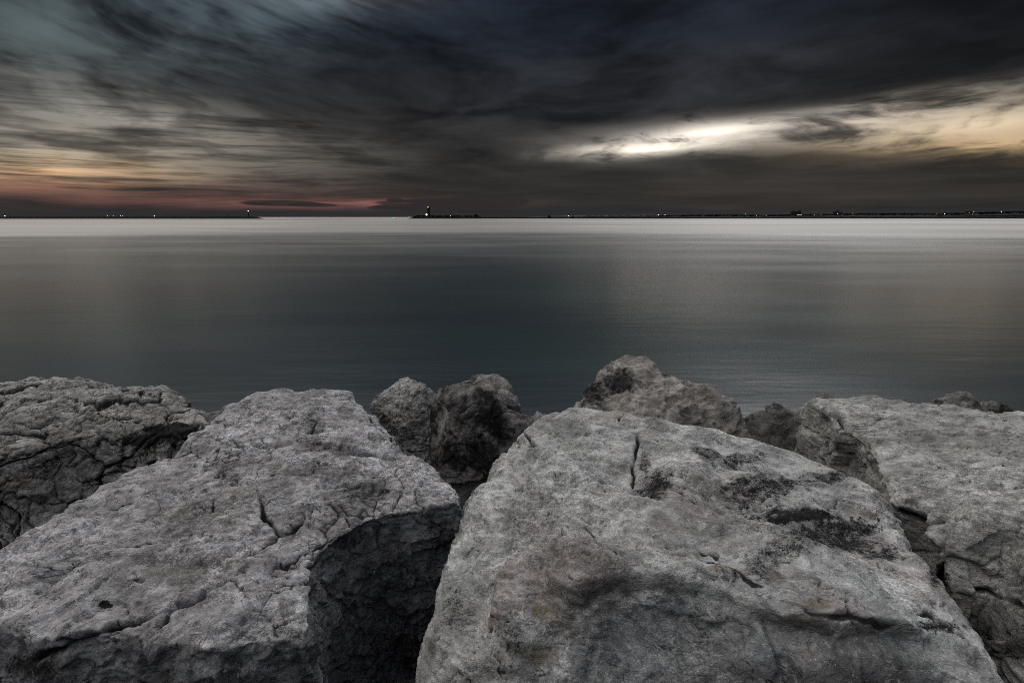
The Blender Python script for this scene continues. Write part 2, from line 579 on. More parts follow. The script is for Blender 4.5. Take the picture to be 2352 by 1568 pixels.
class Surf:
    def __init__(self, P, N, bvh, seed):
        self.P, self.N, self.bvh, self.seed = P, N, bvh, seed
        self.att = {k: np.zeros(len(P), np.float32) for k in ('stain', 'ochre', 'dirt', 'tone', 'smooth')}

    def hit(self, X, Y):
        v = ray(X, Y).normalized()
        loc = self.bvh.ray_cast(Vector((0, 0, CAM_Z)), v)[0]
        if loc is None:
            near = self.bvh.find_nearest(Vector(at(X, Y, 1.1)))[0]
            loc = near
        return np.array(loc, np.float32)

    def blob(self, X, Y, rx, ry, rough=0.35, seed=0):
        """soft patch on the rock: centre and half sizes as seen, kept in the rock's own space"""
        c = self.hit(X, Y)
        u = self.hit(X + rx * 0.5, Y) - c
        w = self.hit(X, Y + ry * 0.5) - c
        lu, lw = np.linalg.norm(u) * 2 + 1e-5, np.linalg.norm(w) * 2 + 1e-5
        lu = min(lu, 3 * rx * np.linalg.norm(c - [0, 0, CAM_Z]) / FPX)
        lw = min(lw, 6 * ry * np.linalg.norm(c - [0, 0, CAM_Z]) / FPX)
        u, w = u / np.linalg.norm(u), w / np.linalg.norm(w)
        out = np.zeros(len(self.P), np.float32)
        d = self.P - c
        L = 2.2 * max(lu, lw)
        k = np.where((np.abs(d) < L).all(1))[0]
        if len(k) == 0:
            return out
        q = d[k]
        a0, b0, uw = q @ u, q @ w, float(u @ w)
        uw = max(-0.97, min(0.97, uw))
        a, b = (a0 - uw * b0) / (1 - uw * uw), (b0 - uw * a0) / (1 - uw * uw)
        n3 = np.cross(u, w)
        c3 = q @ (n3 / (np.linalg.norm(n3) + 1e-6))
        e = (a / lu) ** 2 + (b / lw) ** 2 + (c3 / max(lu, lw)) ** 2
        e00 = e.copy()
        if rough:
            sc = 1.8 / min(lu, lw)
            e = e * (1 + 1.2 * rough * fbm(self.P[k], min(sc, 60), 3, 0.6, 31 + seed)) + rough * 0.8 * pn(self.P[k], min(3 * sc, 120), 37 + seed)
        out[k] = np.exp(-np.maximum(e, 0) ** 1.3) * np.clip((2.6 - e00) / 1.2, 0, 1)
        return out

    def line(self, pts, jag=0.25, n=3):
        """distance along the skin to a jagged line through places seen in the photograph"""
        rr = random.Random(int(sum(p[0] for p in pts)))
        p = [tuple(q) for q in pts]
        for _ in range(n):
            q = [p[0]]
            for a, b in zip(p, p[1:]):
                L = math.hypot(b[0] - a[0], b[1] - a[1])
                q.append(((a[0] + b[0]) / 2 + rr.gauss(0, jag * 0.35) * L, (a[1] + b[1]) / 2 + rr.gauss(0, jag * 0.25) * L))
                q.append(b)
            p = q
        W = np.array([self.hit(*a) for a in p], np.float32)
        out = np.full(len(self.P), 9.0, np.float32)
        along = np.zeros(len(self.P), np.float32)
        m = 0.16
        for i in range(len(W) - 1):
            a, b = W[i], W[i + 1]
            if np.linalg.norm(b - a) > 0.35:
                continue
            lo, hi = np.minimum(a, b) - m, np.maximum(a, b) + m
            k = np.where(((self.P > lo) & (self.P < hi)).all(1))[0]
            if not len(k):
                continue
            e = b - a
            q = self.P[k] - a
            t = np.clip(q @ e / (e @ e + 1e-9), 0, 1)
            dd = np.linalg.norm(q - t[:, None] * e, axis=1)
            better = dd < out[k]
            kk = k[better]
            out[kk] = dd[better]
            along[kk] = (i + t[better]) / (len(W) - 1)
        return out, along

    def crack(self, pts, w=0.006, depth=0.03, jag=0.25, taper=True, dirt=0.8, n=3):
        d, al = self.line(pts, jag, n)
        tp = np.clip(np.minimum(al, 1 - al) * 8 + 0.25, 0, 1) if taper else 1.0
        tp = tp * (0.75 + 0.6 * pn(self.P, 14, 77)) if taper else tp
        f = np.exp(-(d / (w * np.clip(tp, 0.2, 1.3) + 0.0015)) ** 2)
        self.att['dirt'] = np.maximum(self.att['dirt'], f * dirt * np.clip(tp, 0, 1))
        return -depth * f * tp

    def groove(self, pts, w=0.03, depth=0.02, jag=0.08):
        d, al = self.line(pts, jag, 2)
        tp = np.clip(np.minimum(al, 1 - al) * 6, 0, 1)
        return -depth * np.exp(-(d / w) ** 2) * tp

    def step(self, pts, w=0.05, up=0.02):
        """ground on the far side of the line stands a little higher"""
        d, al = self.line(pts, 0.16, 3)
        W = np.array([self.hit(*a) for a in pts], np.float32)
        o = np.argsort(W[:, 0])
        yl = np.interp(self.P[:, 0], W[o, 0], W[o, 1])
        sgn = np.clip((self.P[:, 1] - yl) / 0.012, -1, 1)
        tp = np.clip(np.minimum(al, 1 - al) * 6, 0, 1)
        return up * np.exp(-(d / w) ** 2) * tp * sgn


# ------------------------------------------------------------------ materials
def new_mat(name):
    m = bpy.data.materials.new(name)
    m.use_nodes = True
    nt = m.node_tree
    nt.nodes.clear()
    g = G(nt)
    out = g.node('ShaderNodeOutputMaterial')
    p = g.node('ShaderNodeBsdfPrincipled')
    nt.links.new(p.outputs[0], out.inputs[0])
    return m, g, p


def rock_mat(name, c1, c2, c3, stain_col=(0.012, 0.012, 0.013), crackle=0.25, black=0.0, seed=0.0, flow=(1, 1, 1), bump=1.0, veins=0.5):
    m, g, p = new_mat(name)
    co = g.node('ShaderNodeTexCoord').outputs['Object']
    co = g.vm('ADD', co, (seed * 3.1, seed * 1.7, seed))
    A = lambda k: g.node('ShaderNodeAttribute', attribute_name=k).outputs['Fac']
    big = g.noise(co, 1.7, 5, 0.6)
    med = g.noise(g.mapv(co, flow), 7.0, 6, 0.65, 0.6)
    fin = g.noise(g.mapv(co, flow), 30.0, 6, 0.7, 0.6)
    calm = g.rng(g.noise(co, 2.3, 4, 0.6), 0.40, 0.60, 0.35, 1.0)
    spk = g.noise(co, 170.0, 3, 0.7)
    col = g.mix(g.rng(big, 0.38, 0.62), c1, c2)
    col = g.mix(g.rng(med, 0.40, 0.66), col, c3)
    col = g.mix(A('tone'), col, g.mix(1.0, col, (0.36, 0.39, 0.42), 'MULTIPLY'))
    v = g.rng(fin, 0.30, 0.70, 0.50, 1.42)
    v2 = g.rng(spk, 0.30, 0.72, 0.62, 1.40)
    v = g.add(1.0, g.mul(g.add(g.mul(v, v2), -0.93), calm))
    mot = g.rng(g.noise(co, 4.5, 5, 0.65, 1.0), 0.32, 0.68, 0.49, 0.98)
    v = g.mul(v, mot)
    col = g.vm('SCALE', col, s=v)
    # pale grains
    vo = g.node('ShaderNodeTexVoronoi', feature='F1')
    g.put(vo.inputs['Vector'], co)
    vo.inputs['Scale'].default_value = 75
    grain = g.mul(g.rng(vo.outputs['Distance'], 0.10, 0.16, 1.0, 0.0), g.rng(g.noise(co, 23, 2), 0.52, 0.66))
    col = g.mix(g.mul(grain, 0.5), col, (0.62, 0.61, 0.60))
    # thin pale veins
    vw = g.noise(g.mapv(co, flow), 5.0, 4, 0.6, 1.5)
    vein = g.rng(g.m('ABSOLUTE', g.m('SUBTRACT', vw, 0.5)), 0.0, 0.010, 1.0, 0.0)
    col = g.mix(g.mul(vein, 0.25 * veins), col, (0.55, 0.53, 0.52))
    # hairline fissures full of dark dust
    wv = g.vm('ADD', g.mapv(co, flow), g.vm('SCALE', g.vm('SUBTRACT', g.noise(co, 9, 4, 0.6, col=True), (0.5, 0.5, 0.5)), s=0.16))
    ve = g.node('ShaderNodeTexVoronoi', feature='DISTANCE_TO_EDGE')
    g.put(ve.inputs['Vector'], wv)
    ve.inputs['Scale'].default_value = 9
    fiss = g.mul(g.rng(ve.outputs['Distance'], 0.0, 0.045, 1.0, 0.0), g.rng(g.noise(co, 3.3, 3, 0.6), 0.46, 0.58))
    ve2 = g.node('ShaderNodeTexVoronoi', feature='DISTANCE_TO_EDGE')
    g.put(ve2.inputs['Vector'], wv)
    ve2.inputs['Scale'].default_value = 25
    fiss2 = g.mul(g.rng(ve2.outputs['Distance'], 0.0, 0.09, 1.0, 0.0), g.rng(g.noise(co, 4.9, 3, 0.6), 0.50, 0.60))
    fs = g.m('MAXIMUM', g.mul(fiss, 0.6), g.mul(fiss2, 0.5))
    for sc_, w_, th_, off_ in ((2.6, 0.010, 0.50, 3.0), (6.5, 0.016, 0.50, 7.0), (15.0, 0.026, 0.53, 11.0)):
        ln_ = g.noise(g.mapv(co, flow, loc=(off_, off_, 0)), sc_, 5, 0.62, 0.9)
        e_ = g.rng(g.m('ABSOLUTE', g.m('SUBTRACT', ln_, 0.5)), 0.0, w_, 1.0, 0.0)
        gate = g.rng(g.noise(co, sc_ * 0.9 + 1.3, 3, 0.6), th_ - 0.03, th_ + 0.07)
        fs = g.m('MAXIMUM', fs, g.mul(e_, gate))
    col = g.mix(g.m('MINIMUM', g.mul(fs, crackle * 1.9), 0.9), col, (0.04, 0.04, 0.042))
    # ochre lichen
    oc = g.rng(g.add(A('ochre'), g.add(g.mul(g.add(fin, -0.5), 1.2), g.mul(g.add(med, -0.5), 1.6))), 0.35, 0.80)
    col = g.mix(g.mul(oc, g.rng(med, 0.35, 0.6, 0.25, 0.75)), col, (0.095, 0.080, 0.052))
    # black lichen, wet film and painted gap shade: attribute broken up by grain
    brk = g.add(g.mul(g.add(fin, -0.5), 1.5), g.mul(g.add(spk, -0.5), 1.3))
    stn = A('stain')
    s_ = g.rng(g.add(g.mul(stn, 1.7), g.mul(brk, g.rng(stn, 0.02, 0.3))), 0.30, 0.85)
    if black:
        bl = g.rng(g.add(g.noise(co, 3.1, 6, 0.7, 0.5), g.mul(brk, 0.10)), 0.62 - 0.2 * black, 0.72 - 0.14 * black)
        s_ = g.m('MAXIMUM', s_, bl)
    col = g.mix(s_, col, stain_col)
    col = g.mix(g.mul(g.rng(A('dirt'), 0.10, 0.55), 0.97), col, (0.022, 0.022, 0.024))
    g.put(p.inputs['Base Color'], col)
    g.put(p.inputs['Roughness'], g.rng(s_, 0, 1, 0.95, 0.85))
    p.inputs['Specular IOR Level'].default_value = 0.06
    # relief finer than the mesh
    hgt = g.add(g.mul(g.noise(g.mapv(co, flow), 55.0, 6, 0.72, 0.4), 0.012 * bump), g.mul(spk, 0.0016 * bump))
    hgt = g.add(hgt, g.mul(g.noise(g.mapv(co, flow), 16.0, 4, 0.6, 0.8), 0.020 * bump))
    hgt = g.add(hgt, g.mul(fs, -0.006 * crackle))
    hgt = g.add(hgt, g.mul(vein, 0.001))
    bp = g.node('ShaderNodeBump')
    bp.inputs['Distance'].default_value = 1.0
    bp.inputs['Strength'].default_value = 1.0
    g.put(bp.inputs['Height'], hgt)
    g.put(p.inputs['Normal'], bp.outputs[0])
    return m


def plain_mat(name, c, rough=0.8, var=0.3, scale=2.0):
    m, g, p = new_mat(name)
    co = g.node('ShaderNodeTexCoord').outputs['Object']
    n = g.noise(co, scale, 4, 0.6)
    g.put(p.inputs['Base Color'], g.vm('SCALE', (c[0], c[1], c[2]), s=g.rng(n, 0.3, 0.7, 1 - var, 1 + var)))
    p.inputs['Roughness'].default_value = rough
    p.inputs['Specular IOR Level'].default_value = 0.1
    return m


def emit_mat(name, c, s):
    m = bpy.data.materials.new(name)
    m.use_nodes = True
    nt = m.node_tree
    nt.nodes.clear()
    g = G(nt)
    e = g.node('ShaderNodeEmission')
    e.inputs[0].default_value = (*c, 1)
    e.inputs[1].default_value = s
    o = g.node('ShaderNodeOutputMaterial')
    nt.links.new(e.outputs[0], o.inputs[0])
    return m

# ------------------------------------------------------------------ sea
def plane_mesh(name, verts, faces):
    me = bpy.data.meshes.new(name)
    me.from_pydata(verts, [], faces)
    me.update()
    return me


def link(name, me, mat=None, parent=None, loc=(0, 0, 0), kind=None, label=None, cat=None, group=None):
    o = bpy.data.objects.new(name, me)
    scene.collection.objects.link(o)
    o.location = loc
    if mat is not None and me is not None:
        me.materials.append(mat)
    if parent is not None:
        o.parent = parent
    for k, v in (('kind', kind), ('label', label), ('category', cat), ('group', group)):
        if v:
            o[k] = v
    return o


def water_mat():
    m, g, p = new_mat('sea_water')
    co = g.node('ShaderNodeNewGeometry').outputs['Position']
    sep = g.node('ShaderNodeSeparateXYZ')
    g.put(sep.inputs[0], co)
    # wind streaks: patches of rougher and calmer water, long side across the view
    a = g.noise(g.mapv(co, (0.0011, 0.0075, 1), (0, 0, R(3))), 1.0, 5, 0.6)
    b = g.noise(g.mapv(co, (0.035, 0.14, 1), (0, 0, R(-5))), 1.0, 4, 0.6)
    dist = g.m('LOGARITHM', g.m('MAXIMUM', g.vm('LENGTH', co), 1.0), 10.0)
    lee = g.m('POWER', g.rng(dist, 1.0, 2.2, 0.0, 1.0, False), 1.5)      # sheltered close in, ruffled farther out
    rough = g.add(g.rng(lee, 0, 1, WAT_R0, WAT_R1, False), g.mul(lee, g.rng(a, 0.35, 0.65, -0.12, 0.12)))
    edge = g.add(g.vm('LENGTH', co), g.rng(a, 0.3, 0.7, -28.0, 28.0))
    rough = g.add(rough, g.rng(edge, 92.0, 112.0, 0.0, 0.10))
    rough = g.add(rough, g.rng(b, 0.3, 0.7, -0.03, 0.03))
    g.put(p.inputs['Roughness'], rough)
    tint = g.noise(g.mapv(co, (0.05, 0.07, 1)), 1.0, 3)
    deep = g.mix(g.rng(tint, 0.35, 0.65), WAT_C1, WAT_C2)
    # bright sky reflection on the far water, painted pale into its base colour
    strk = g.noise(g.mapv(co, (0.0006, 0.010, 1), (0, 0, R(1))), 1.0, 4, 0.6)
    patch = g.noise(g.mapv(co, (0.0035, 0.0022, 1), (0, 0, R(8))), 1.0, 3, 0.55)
    far_sheen = g.mul(g.mul(g.rng(edge, 84.0, 122.0), g.rng(strk, 0.35, 0.65, 0.50, 1.10)), g.rng(patch, 0.35, 0.62, 0.35, 1.0))
    far_sheen = g.add(g.mul(far_sheen, 0.9), g.mul(g.rng(dist, 1.35, 2.0, 0.0, 0.26), g.rng(b, 0.3, 0.7, 0.6, 1.4)))
    g.put(p.inputs['Base Color'], g.mix(far_sheen, deep, (0.215, 0.205, 0.195)))
    p.inputs['IOR'].default_value = 1.333
    p.inputs['Specular IOR Level'].default_value = 0.5
    # soft remains of ripples
    n1 = g.noise(g.mapv(co, (0.9, 3.4, 1), (0, 0, R(4))), 1.0, 4, 0.6)
    n2 = g.noise(g.mapv(co, (0.12, 0.45, 1), (0, 0, R(-3))), 1.0, 4, 0.6)
    hgt = g.add(g.mul(n1, 0.005), g.mul(n2, 0.05))
    bp = g.node('ShaderNodeBump')
    bp.inputs['Distance'].default_value = 1.0
    bp.inputs['Strength'].default_value = 0.55
    g.put(bp.inputs['Height'], hgt)
    g.put(p.inputs['Normal'], bp.outputs[0])
    return m


WAT_R0, WAT_R1 = 0.21, 0.44
WAT_C1, WAT_C2 = (0.007, 0.011, 0.015), (0.005, 0.0135, 0.0145)
S_ = 60000.0
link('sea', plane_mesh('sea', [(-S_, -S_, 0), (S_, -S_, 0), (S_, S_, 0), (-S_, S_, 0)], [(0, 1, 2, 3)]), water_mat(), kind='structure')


# rubble core of the breakwater, under the armour boulders
def mound():
    xs = np.arange(-9, 9.01, 0.15)
    ys = np.concatenate([np.arange(-6, 8.5, 0.15)])
    X, Y = np.meshgrid(xs, ys, indexing='ij')
    P = np.stack([X.ravel(), Y.ravel(), 0 * X.ravel()], 1).astype(np.float32)
    z = np.interp(P[:, 1], [-6, -4, 0, 2.0, 3.6, 6.8, 8.5], [-0.8, 0.75, 0.95, 0.9, 0.55, -0.6, -1.2])
    f1, f2, gv, off = voro(P, 2.2, 3)
    z = z + 0.16 * (gv * off).sum(1) + 0.18 * np.clip(0.6 - f1, 0, 1) + 0.05 * fbm(P, 3, 3)
    P[:, 2] = z
    nx, ny = X.shape
    i = np.arange(nx * ny).reshape(nx, ny)
    Q = np.stack([i[:-1, :-1], i[1:, :-1], i[1:, 1:], i[:-1, 1:]], -1).reshape(-1, 4)
    me = mesh_from('ground', P, Q)
    link('ground', me, plain_mat('rubble', (0.05, 0.048, 0.046), 0.9, 0.5, 6.0), kind='structure')


mound()

# ------------------------------------------------------------------ boulders
M_slab = rock_mat('grey_limestone', (0.26, 0.257, 0.268), (0.205, 0.195, 0.20), (0.345, 0.345, 0.365), crackle=0.38, seed=1)
M_mid = rock_mat('pale_banded_limestone', (0.285, 0.30, 0.305), (0.245, 0.225, 0.225), (0.37, 0.375, 0.38), crackle=0.25, seed=2, flow=(0.75, 0.95, 1.2), veins=1.0)
M_right = rock_mat('pale_rough_limestone', (0.265, 0.27, 0.265), (0.215, 0.205, 0.20), (0.33, 0.335, 0.335), crackle=0.28, seed=3, flow=(0.6, 1, 1.4))
M_left = rock_mat('cracked_limestone', (0.235, 0.23, 0.225), (0.19, 0.185, 0.18), (0.28, 0.275, 0.27), crackle=0.55, seed=4)
M_dark = rock_mat('black_crusted_limestone', (0.155, 0.145, 0.145), (0.12, 0.11, 0.11), (0.21, 0.20, 0.20), crackle=0.35, black=0.75, seed=5)
M_brown = rock_mat('brown_pitted_limestone', (0.185, 0.172, 0.163), (0.14, 0.127, 0.120), (0.265, 0.255, 0.245), crackle=0.12, black=0.15, seed=6)
M_dull = rock_mat('dull_limestone', (0.15, 0.145, 0.14), (0.12, 0.115, 0.11), (0.19, 0.185, 0.18), crackle=0.3, black=0.35, seed=7)  # darker, duller stone for low boulders


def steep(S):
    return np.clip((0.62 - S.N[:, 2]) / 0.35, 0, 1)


def d_slab(S):
    P = S.P
    st = steep(S)
    sd = S.seed
    w = P + 0.05 * np.stack([pn(P, 5, 41), pn(P, 5, 42), pn(P, 5, 43)], 1)
    t = 0.018 * pn(P, 2.6, sd) + 0.008 * fbm(P, 6.5, 4, 0.55, sd + 2)
    rg = np.clip(0.55 + 1.2 * fbm(P, 1.8, 2, 0.5, 66), 0.15, 1.3)
    t += 0.0024 * rg * fbm(P, 40, 3, 0.65, sd + 7)
    q2 = fbm(w, (9, 15, 12), 3, 0.55, sd + 25) * 2.6
    t += 0.0042 * (np.clip((q2 - np.floor(q2)) * 5, 0, 1) + np.floor(q2)) * (1 - st)
    t += 0.003 * rg * (0.6 - np.abs(fbm(P, (16, 24, 20), 3, 0.6, sd + 26)))
    l1, l2 = lines(P, (3.2, 5.0, 4.0), 0.022, 201, 0.3), lines(P, (8.0, 12, 10), 0.040, 207, 0.5)
    t -= 0.012 * l1 + 0.005 * l2
    S.att['dirt'] = np.maximum(S.att['dirt'], np.maximum(0.6 * l1, 0.4 * l2))
    # thin flaking: sheets that end in small ledges
    q = fbm(w, (4.0, 6.5, 5), 3, 0.5, sd + 20) * 3.2
    t += 0.0055 * (np.clip((q - np.floor(q)) * 4, 0, 1) + np.floor(q) - 0.5) * (1 - st)
    f, e = facets(w, 5.5, sd + 3)
    f2, e2 = facets(w, 13.0, sd + 4)
    t += st * (0.17 * f + 0.26 * f2 + 0.009 * fbm(P, 20, 3, 0.6, sd + 9) - 0.010)
    t += (1 - st) * 0.05 * f
    msk = np.clip(fbm(P, 1.6, 2, 0.5, sd + 12) * 2.0 + 0.1, 0, 1)
    f3, e3 = facets(w + 0.02 * pn(P, 22, 5)[:, None], 7.0, sd + 6)
    ck = np.exp(-(e3 / 0.045) ** 2) * msk * (1 - st)
    t -= 0.010 * ck
    S.att['dirt'] = np.maximum(S.att['dirt'], 0.55 * ck)
    C = S.crack
    t += C([(600, 1150), (604, 1185), (622, 1205), (642, 1230), (668, 1226), (690, 1205), (700, 1182), (694, 1168)], 0.008, 0.035, dirt=1.0)
    t += C([(645, 1229), (630, 1245), (605, 1258), (590, 1275), (558, 1290), (543, 1298)], 0.006, 0.025)
    t += C([(535, 1328), (500, 1345), (470, 1353), (430, 1376), (400, 1391), (375, 1402), (345, 1415), (320, 1420), (250, 1445), (215, 1456)], 0.009, 0.05)
    t += C([(470, 1354), (440, 1372), (400, 1391), (380, 1404)], 0.018, 0.05, dirt=0.5)
    t += C([(215, 1456), (195, 1475), (120, 1500), (60, 1525)], 0.008, 0.04)
    t += C([(390, 1397), (384, 1415), (357, 1445)], 0.007, 0.03)
    t += C([(760, 1243), (722, 1265), (682, 1290), (640, 1301), (600, 1322)], 0.005, 0.02)
    t += C([(500, 1148), (487, 1180)], 0.005, 0.02)
    t += C([(700, 1310), (745, 1290), (735, 1275)], 0.006, 0.025)
    t += C([(585, 1345), (560, 1352), (535, 1328)], 0.005, 0.02)
    t += C([(950, 1046), (870, 1040), (800, 1034), (720, 1024), (650, 1018), (570, 1016)], 0.008, 0.02, dirt=0.4)
    t += C([(350, 1130), (300, 1150), (240, 1170)], 0.004, 0.012)
    t += C([(280, 1245), (300, 1255), (350, 1248), (420, 1225)], 0.004, 0.015)
    t += C([(840, 955), (880, 985), (930, 1030)], 0.005, 0.02)
    t += C([(690, 1000), (720, 985), (735, 970), (700, 960)], 0.006, 0.02)
    t += S.step([(30, 1252), (150, 1262), (300, 1280), (450, 1296), (600, 1303), (720, 1320)], 0.06, 0.011)
    t += S.groove([(60, 1246), (150, 1254), (230, 1262)], 0.03, 0.016)
    t += S.groove([(270, 1268), (360, 1282), (480, 1292), (560, 1296)], 0.03, 0.018)
    t += S.step([(560, 1015), (700, 1022), (830, 1036), (950, 1047)], 0.08, 0.014)
    blob = S.blob
    s = 1.0 * blob(236, 1377, 17, 9, 0.7)
    s = np.maximum(s, 0.35 * st * blob(1000, 1240, 90, 60, 0.3, 1))  # the steep-masked patches paint the shade of the gap onto the slab's sides
    s = np.maximum(s, 0.30 * st * blob(880, 1320, 130, 100, 0.3, 2))
    s = np.maximum(s, 0.35 * st * blob(930, 1480, 120, 140, 0.3, 3))
    s = np.maximum(s, 0.35 * blob(800, 1250, 50, 22, 0.5, 4))
    s = np.maximum(s, 0.38 * blob(850, 1130, 90, 40, 0.6, 5))
    s = np.maximum(s, 0.34 * blob(720, 975, 60, 26, 0.6, 6))
    s = np.maximum(s, 0.30 * st * blob(740, 1500, 40, 90, 0.6, 7))
    s = np.maximum(s, 0.45 * blob(60, 1540, 120, 40, 0.5, 8))
    S.att['stain'] = s
    S.att['tone'] = 0.8 * np.clip(st * 1.5, 0, 1)  # shade of the steep faces put into the colour
    S.att['ochre'] = np.maximum(0.8 * blob(745, 1370, 10, 30, 0.5), 0.5 * blob(920, 1048, 40, 8, 0.5))
    return t


rock('boulder', 'big flat grey slab with thin cracks and a small black stain, nearest on the left',
     [(-120, 1330, 1.20, .1), (0, 1252, 1.17, .1), (60, 1215, 1.15), (150, 1165, 1.13), (240, 1112, 1.12), (330, 1062, 1.11),
      (400, 1044, 1.09), (430, 1013, 1.08), (480, 968, 1.07), (520, 925, 1.05), (570, 903, 1.03), (650, 889, 1.02),
      (720, 893, 1.02), (790, 896, 1.03), (825, 915, 1.04), (842, 938, 1.05), (872, 963, 1.06), (912, 1000, 1.08),
      (955, 1048, 1.10), (1010, 1083, 1.12), (1048, 1120, 1.14), (1064, 1150, 1.15, .02),
      (1000, 1162, 1.15, .0), (920, 1180, 1.15, .0), (850, 1193, 1.15, .0), (775, 1228, 1.15, .0), (735, 1262, 1.15, .03), (712, 1310, 1.15, .02),
      (708, 1380, 1.15, .0), (708, 1452, 1.16, .0), (700, 1458, 1.17, .02), (600, 1468, 1.17, .14), (490, 1486, 1.16, .2), (380, 1470, 1.17, .22),
      (320, 1455, 1.18, .25), (200, 1446, 1.19, .28), (100, 1470, 1.20, .28), (0, 1450, 1.22, .28), (-160, 1450, 1.24, .3)],
     tops=[(300, 1300, 1.145), (500, 1220, 1.12), (650, 1150, 1.10), (550, 1350, 1.14), (700, 1000, 1.045), (800, 1100, 1.09),
           (200, 1400, 1.16), (450, 1440, 1.15), (640, 1400, 1.14), (920, 1120, 1.115), (450, 1120, 1.10), (640, 930, 1.015), (850, 1030, 1.07)],
     bottom=0.8, h=0.0235, sub=2, r=0.025, lump=0.016, detail=d_slab, mat=M_slab, seed=1)


def d_mid(S):
    P = S.P
    st = steep(S)
    sd = S.seed
    blob = S.blob
    w = P + 0.10 * np.stack([pn(P, 2.2, 51), pn(P, 2.2, 52), pn(P, 2.2, 53)], 1)
    t = 0.025 * pn(P, 2.2, sd) + 0.010 * fbm(P, 6, 3, 0.5, sd + 2)
    # flowing fibrous relief
    c, s_ = math.cos(R(-34)), math.sin(R(-34))
    W = np.stack([c * w[:, 0] + s_ * w[:, 1], -s_ * w[:, 0] + c * w[:, 1], w[:, 2]], 1)
    r1 = 1 - np.abs(fbm(W, (2.6, 9, 11), 3, 0.55, sd + 5)) * 1.6
    r2 = 1 - np.abs(fbm(W, (9, 27, 30), 3, 0.58, sd + 8)) * 1.6
    rg = np.clip(0.6 + 1.3 * fbm(P, 2.0, 2, 0.5, 66), 0.15, 1.4)
    t += 0.018 * pn(W, (1.5, 5.5, 5.5), 233) + 0.017 * r1 + 0.0085 * rg * r2 + 0.0028 * rg * fbm(P, 60, 2, 0.6, sd + 9)
    l1, l2 = lines(W, (2.2, 6.5, 7.0), 0.022, 211, 0.4), lines(W, (6.0, 18, 18), 0.045, 217, 0.4)
    t -= 0.010 * l1 + 0.006 * l2
    S.att['dirt'] = np.maximum(S.att['dirt'], np.maximum(0.55 * l1, 0.45 * l2))
    # broken front face: smooth planes
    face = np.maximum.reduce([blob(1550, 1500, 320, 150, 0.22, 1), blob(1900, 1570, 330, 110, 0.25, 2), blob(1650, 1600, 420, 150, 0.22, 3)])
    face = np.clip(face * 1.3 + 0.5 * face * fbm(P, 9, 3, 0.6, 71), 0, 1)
    f, e = facets(w, 2.6, sd + 3)
    f2, e2 = facets(w, 8, sd + 4)
    t = t * (1 - 0.75 * face) + face * (0.20 * f + 0.10 * f2 + 0.003 * fbm(P, 25, 3, 0.6, 5))
    # dents and swellings seen in the photograph
    B = lambda X, Y, rx, ry, hgt: 1.3 * hgt * blob(X, Y, rx, ry, 0.0)
    t += B(1560, 1085, 80, 55, 0.035) + B(1480, 1130, 50, 34, -0.022) + B(1680, 1110, 60, 60, -0.02)
    t += B(1930, 1232, 140, 40, -0.026) + B(1800, 1225, 70, 20, -0.012) + B(1990, 1215, 70, 20, -0.012)
    t += B(1650, 1020, 70, 26, -0.02) + B(1740, 1035, 70, 20, -0.008)
    t += B(1330, 1200, 90, 60, 0.02) + B(1180, 1250, 60, 60, -0.03) + B(1110, 1180, 40, 60, 0.02)
    t += B(1100, 1400, 50, 90, -0.035) + B(1180, 1380, 40, 90, 0.025) + B(1240, 1460, 45, 80, -0.03) + B(1040, 1480, 40, 80, 0.02)
    t += B(1250, 1100, 40, 70, 0.02) + B(1400, 1040, 70, 40, 0.012)
    fl = np.clip(blob(1130, 1400, 190, 300, 0.0), 0, 1)
    t += fl * (0.048 * pn(W, (5.5, 5.5, 1.8), 231) + 0.022 * pn(W, (12, 12, 4), 232))
    Gv = lambda pts, w_, up: -S.groove(pts, w_, up, 0.12)
    t += Gv([(1230, 1010), (1290, 1075), (1370, 1140), (1480, 1185), (1650, 1222), (1850, 1290), (2060, 1370)], 0.060, 0.042)
    t += Gv([(1400, 1095), (1500, 1150), (1620, 1180), (1740, 1200)], 0.045, -0.030)
    t += Gv([(1560, 1010), (1660, 1075), (1780, 1140), (1900, 1180)], 0.045, 0.020)
    t += Gv([(1290, 1190), (1400, 1240), (1550, 1262), (1720, 1310)], 0.035, -0.014)
    t += Gv([(1270, 1290), (1400, 1300), (1560, 1310), (1700, 1350), (1850, 1410)], 0.045, 0.018)
    t += Gv([(1180, 1180), (1200, 1260), (1170, 1350), (1120, 1450)], 0.045, 0.034)
    C = S.crack
    t += C([(1462, 1005), (1466, 1030), (1456, 1060), (1458, 1090), (1450, 1118)], 0.006, 0.035)
    t += C([(1425, 952), (1432, 965), (1420, 978)], 0.006, 0.02)
    t += C([(1198, 994), (1215, 1008), (1225, 1030), (1245, 1050)], 0.009, 0.035)
    t += C([(1345, 1222), (1375, 1262), (1395, 1280), (1430, 1300)], 0.005, 0.014)
    t += C([(1545, 1275), (1600, 1287), (1660, 1312), (1710, 1340), (1760, 1360)], 0.005, 0.011, dirt=0.9)
    t += C([(1605, 1262), (1640, 1275), (1652, 1290)], 0.007, 0.02)
    t += C([(1820, 1385), (1850, 1410), (1900, 1418), (1960, 1428), (2050, 1440)], 0.005, 0.010)
    t += C([(2100, 1408), (2150, 1430), (2190, 1450), (2235, 1478)], 0.008, 0.02)
    t += C([(1700, 1175), (1760, 1182), (1830, 1178), (1900, 1184), (1960, 1190), (2020, 1215)], 0.008, 0.018, dirt=0.8)
    t += C([(1495, 1166), (1508, 1172)], 0.008, 0.02, n=1) + C([(1565, 1200), (1590, 1197)], 0.008, 0.02, n=1)
    t += S.step([(1230, 1345), (1310, 1378), (1400, 1345), (1520, 1338), (1640, 1365), (1730, 1400)], 0.05, 0.014)
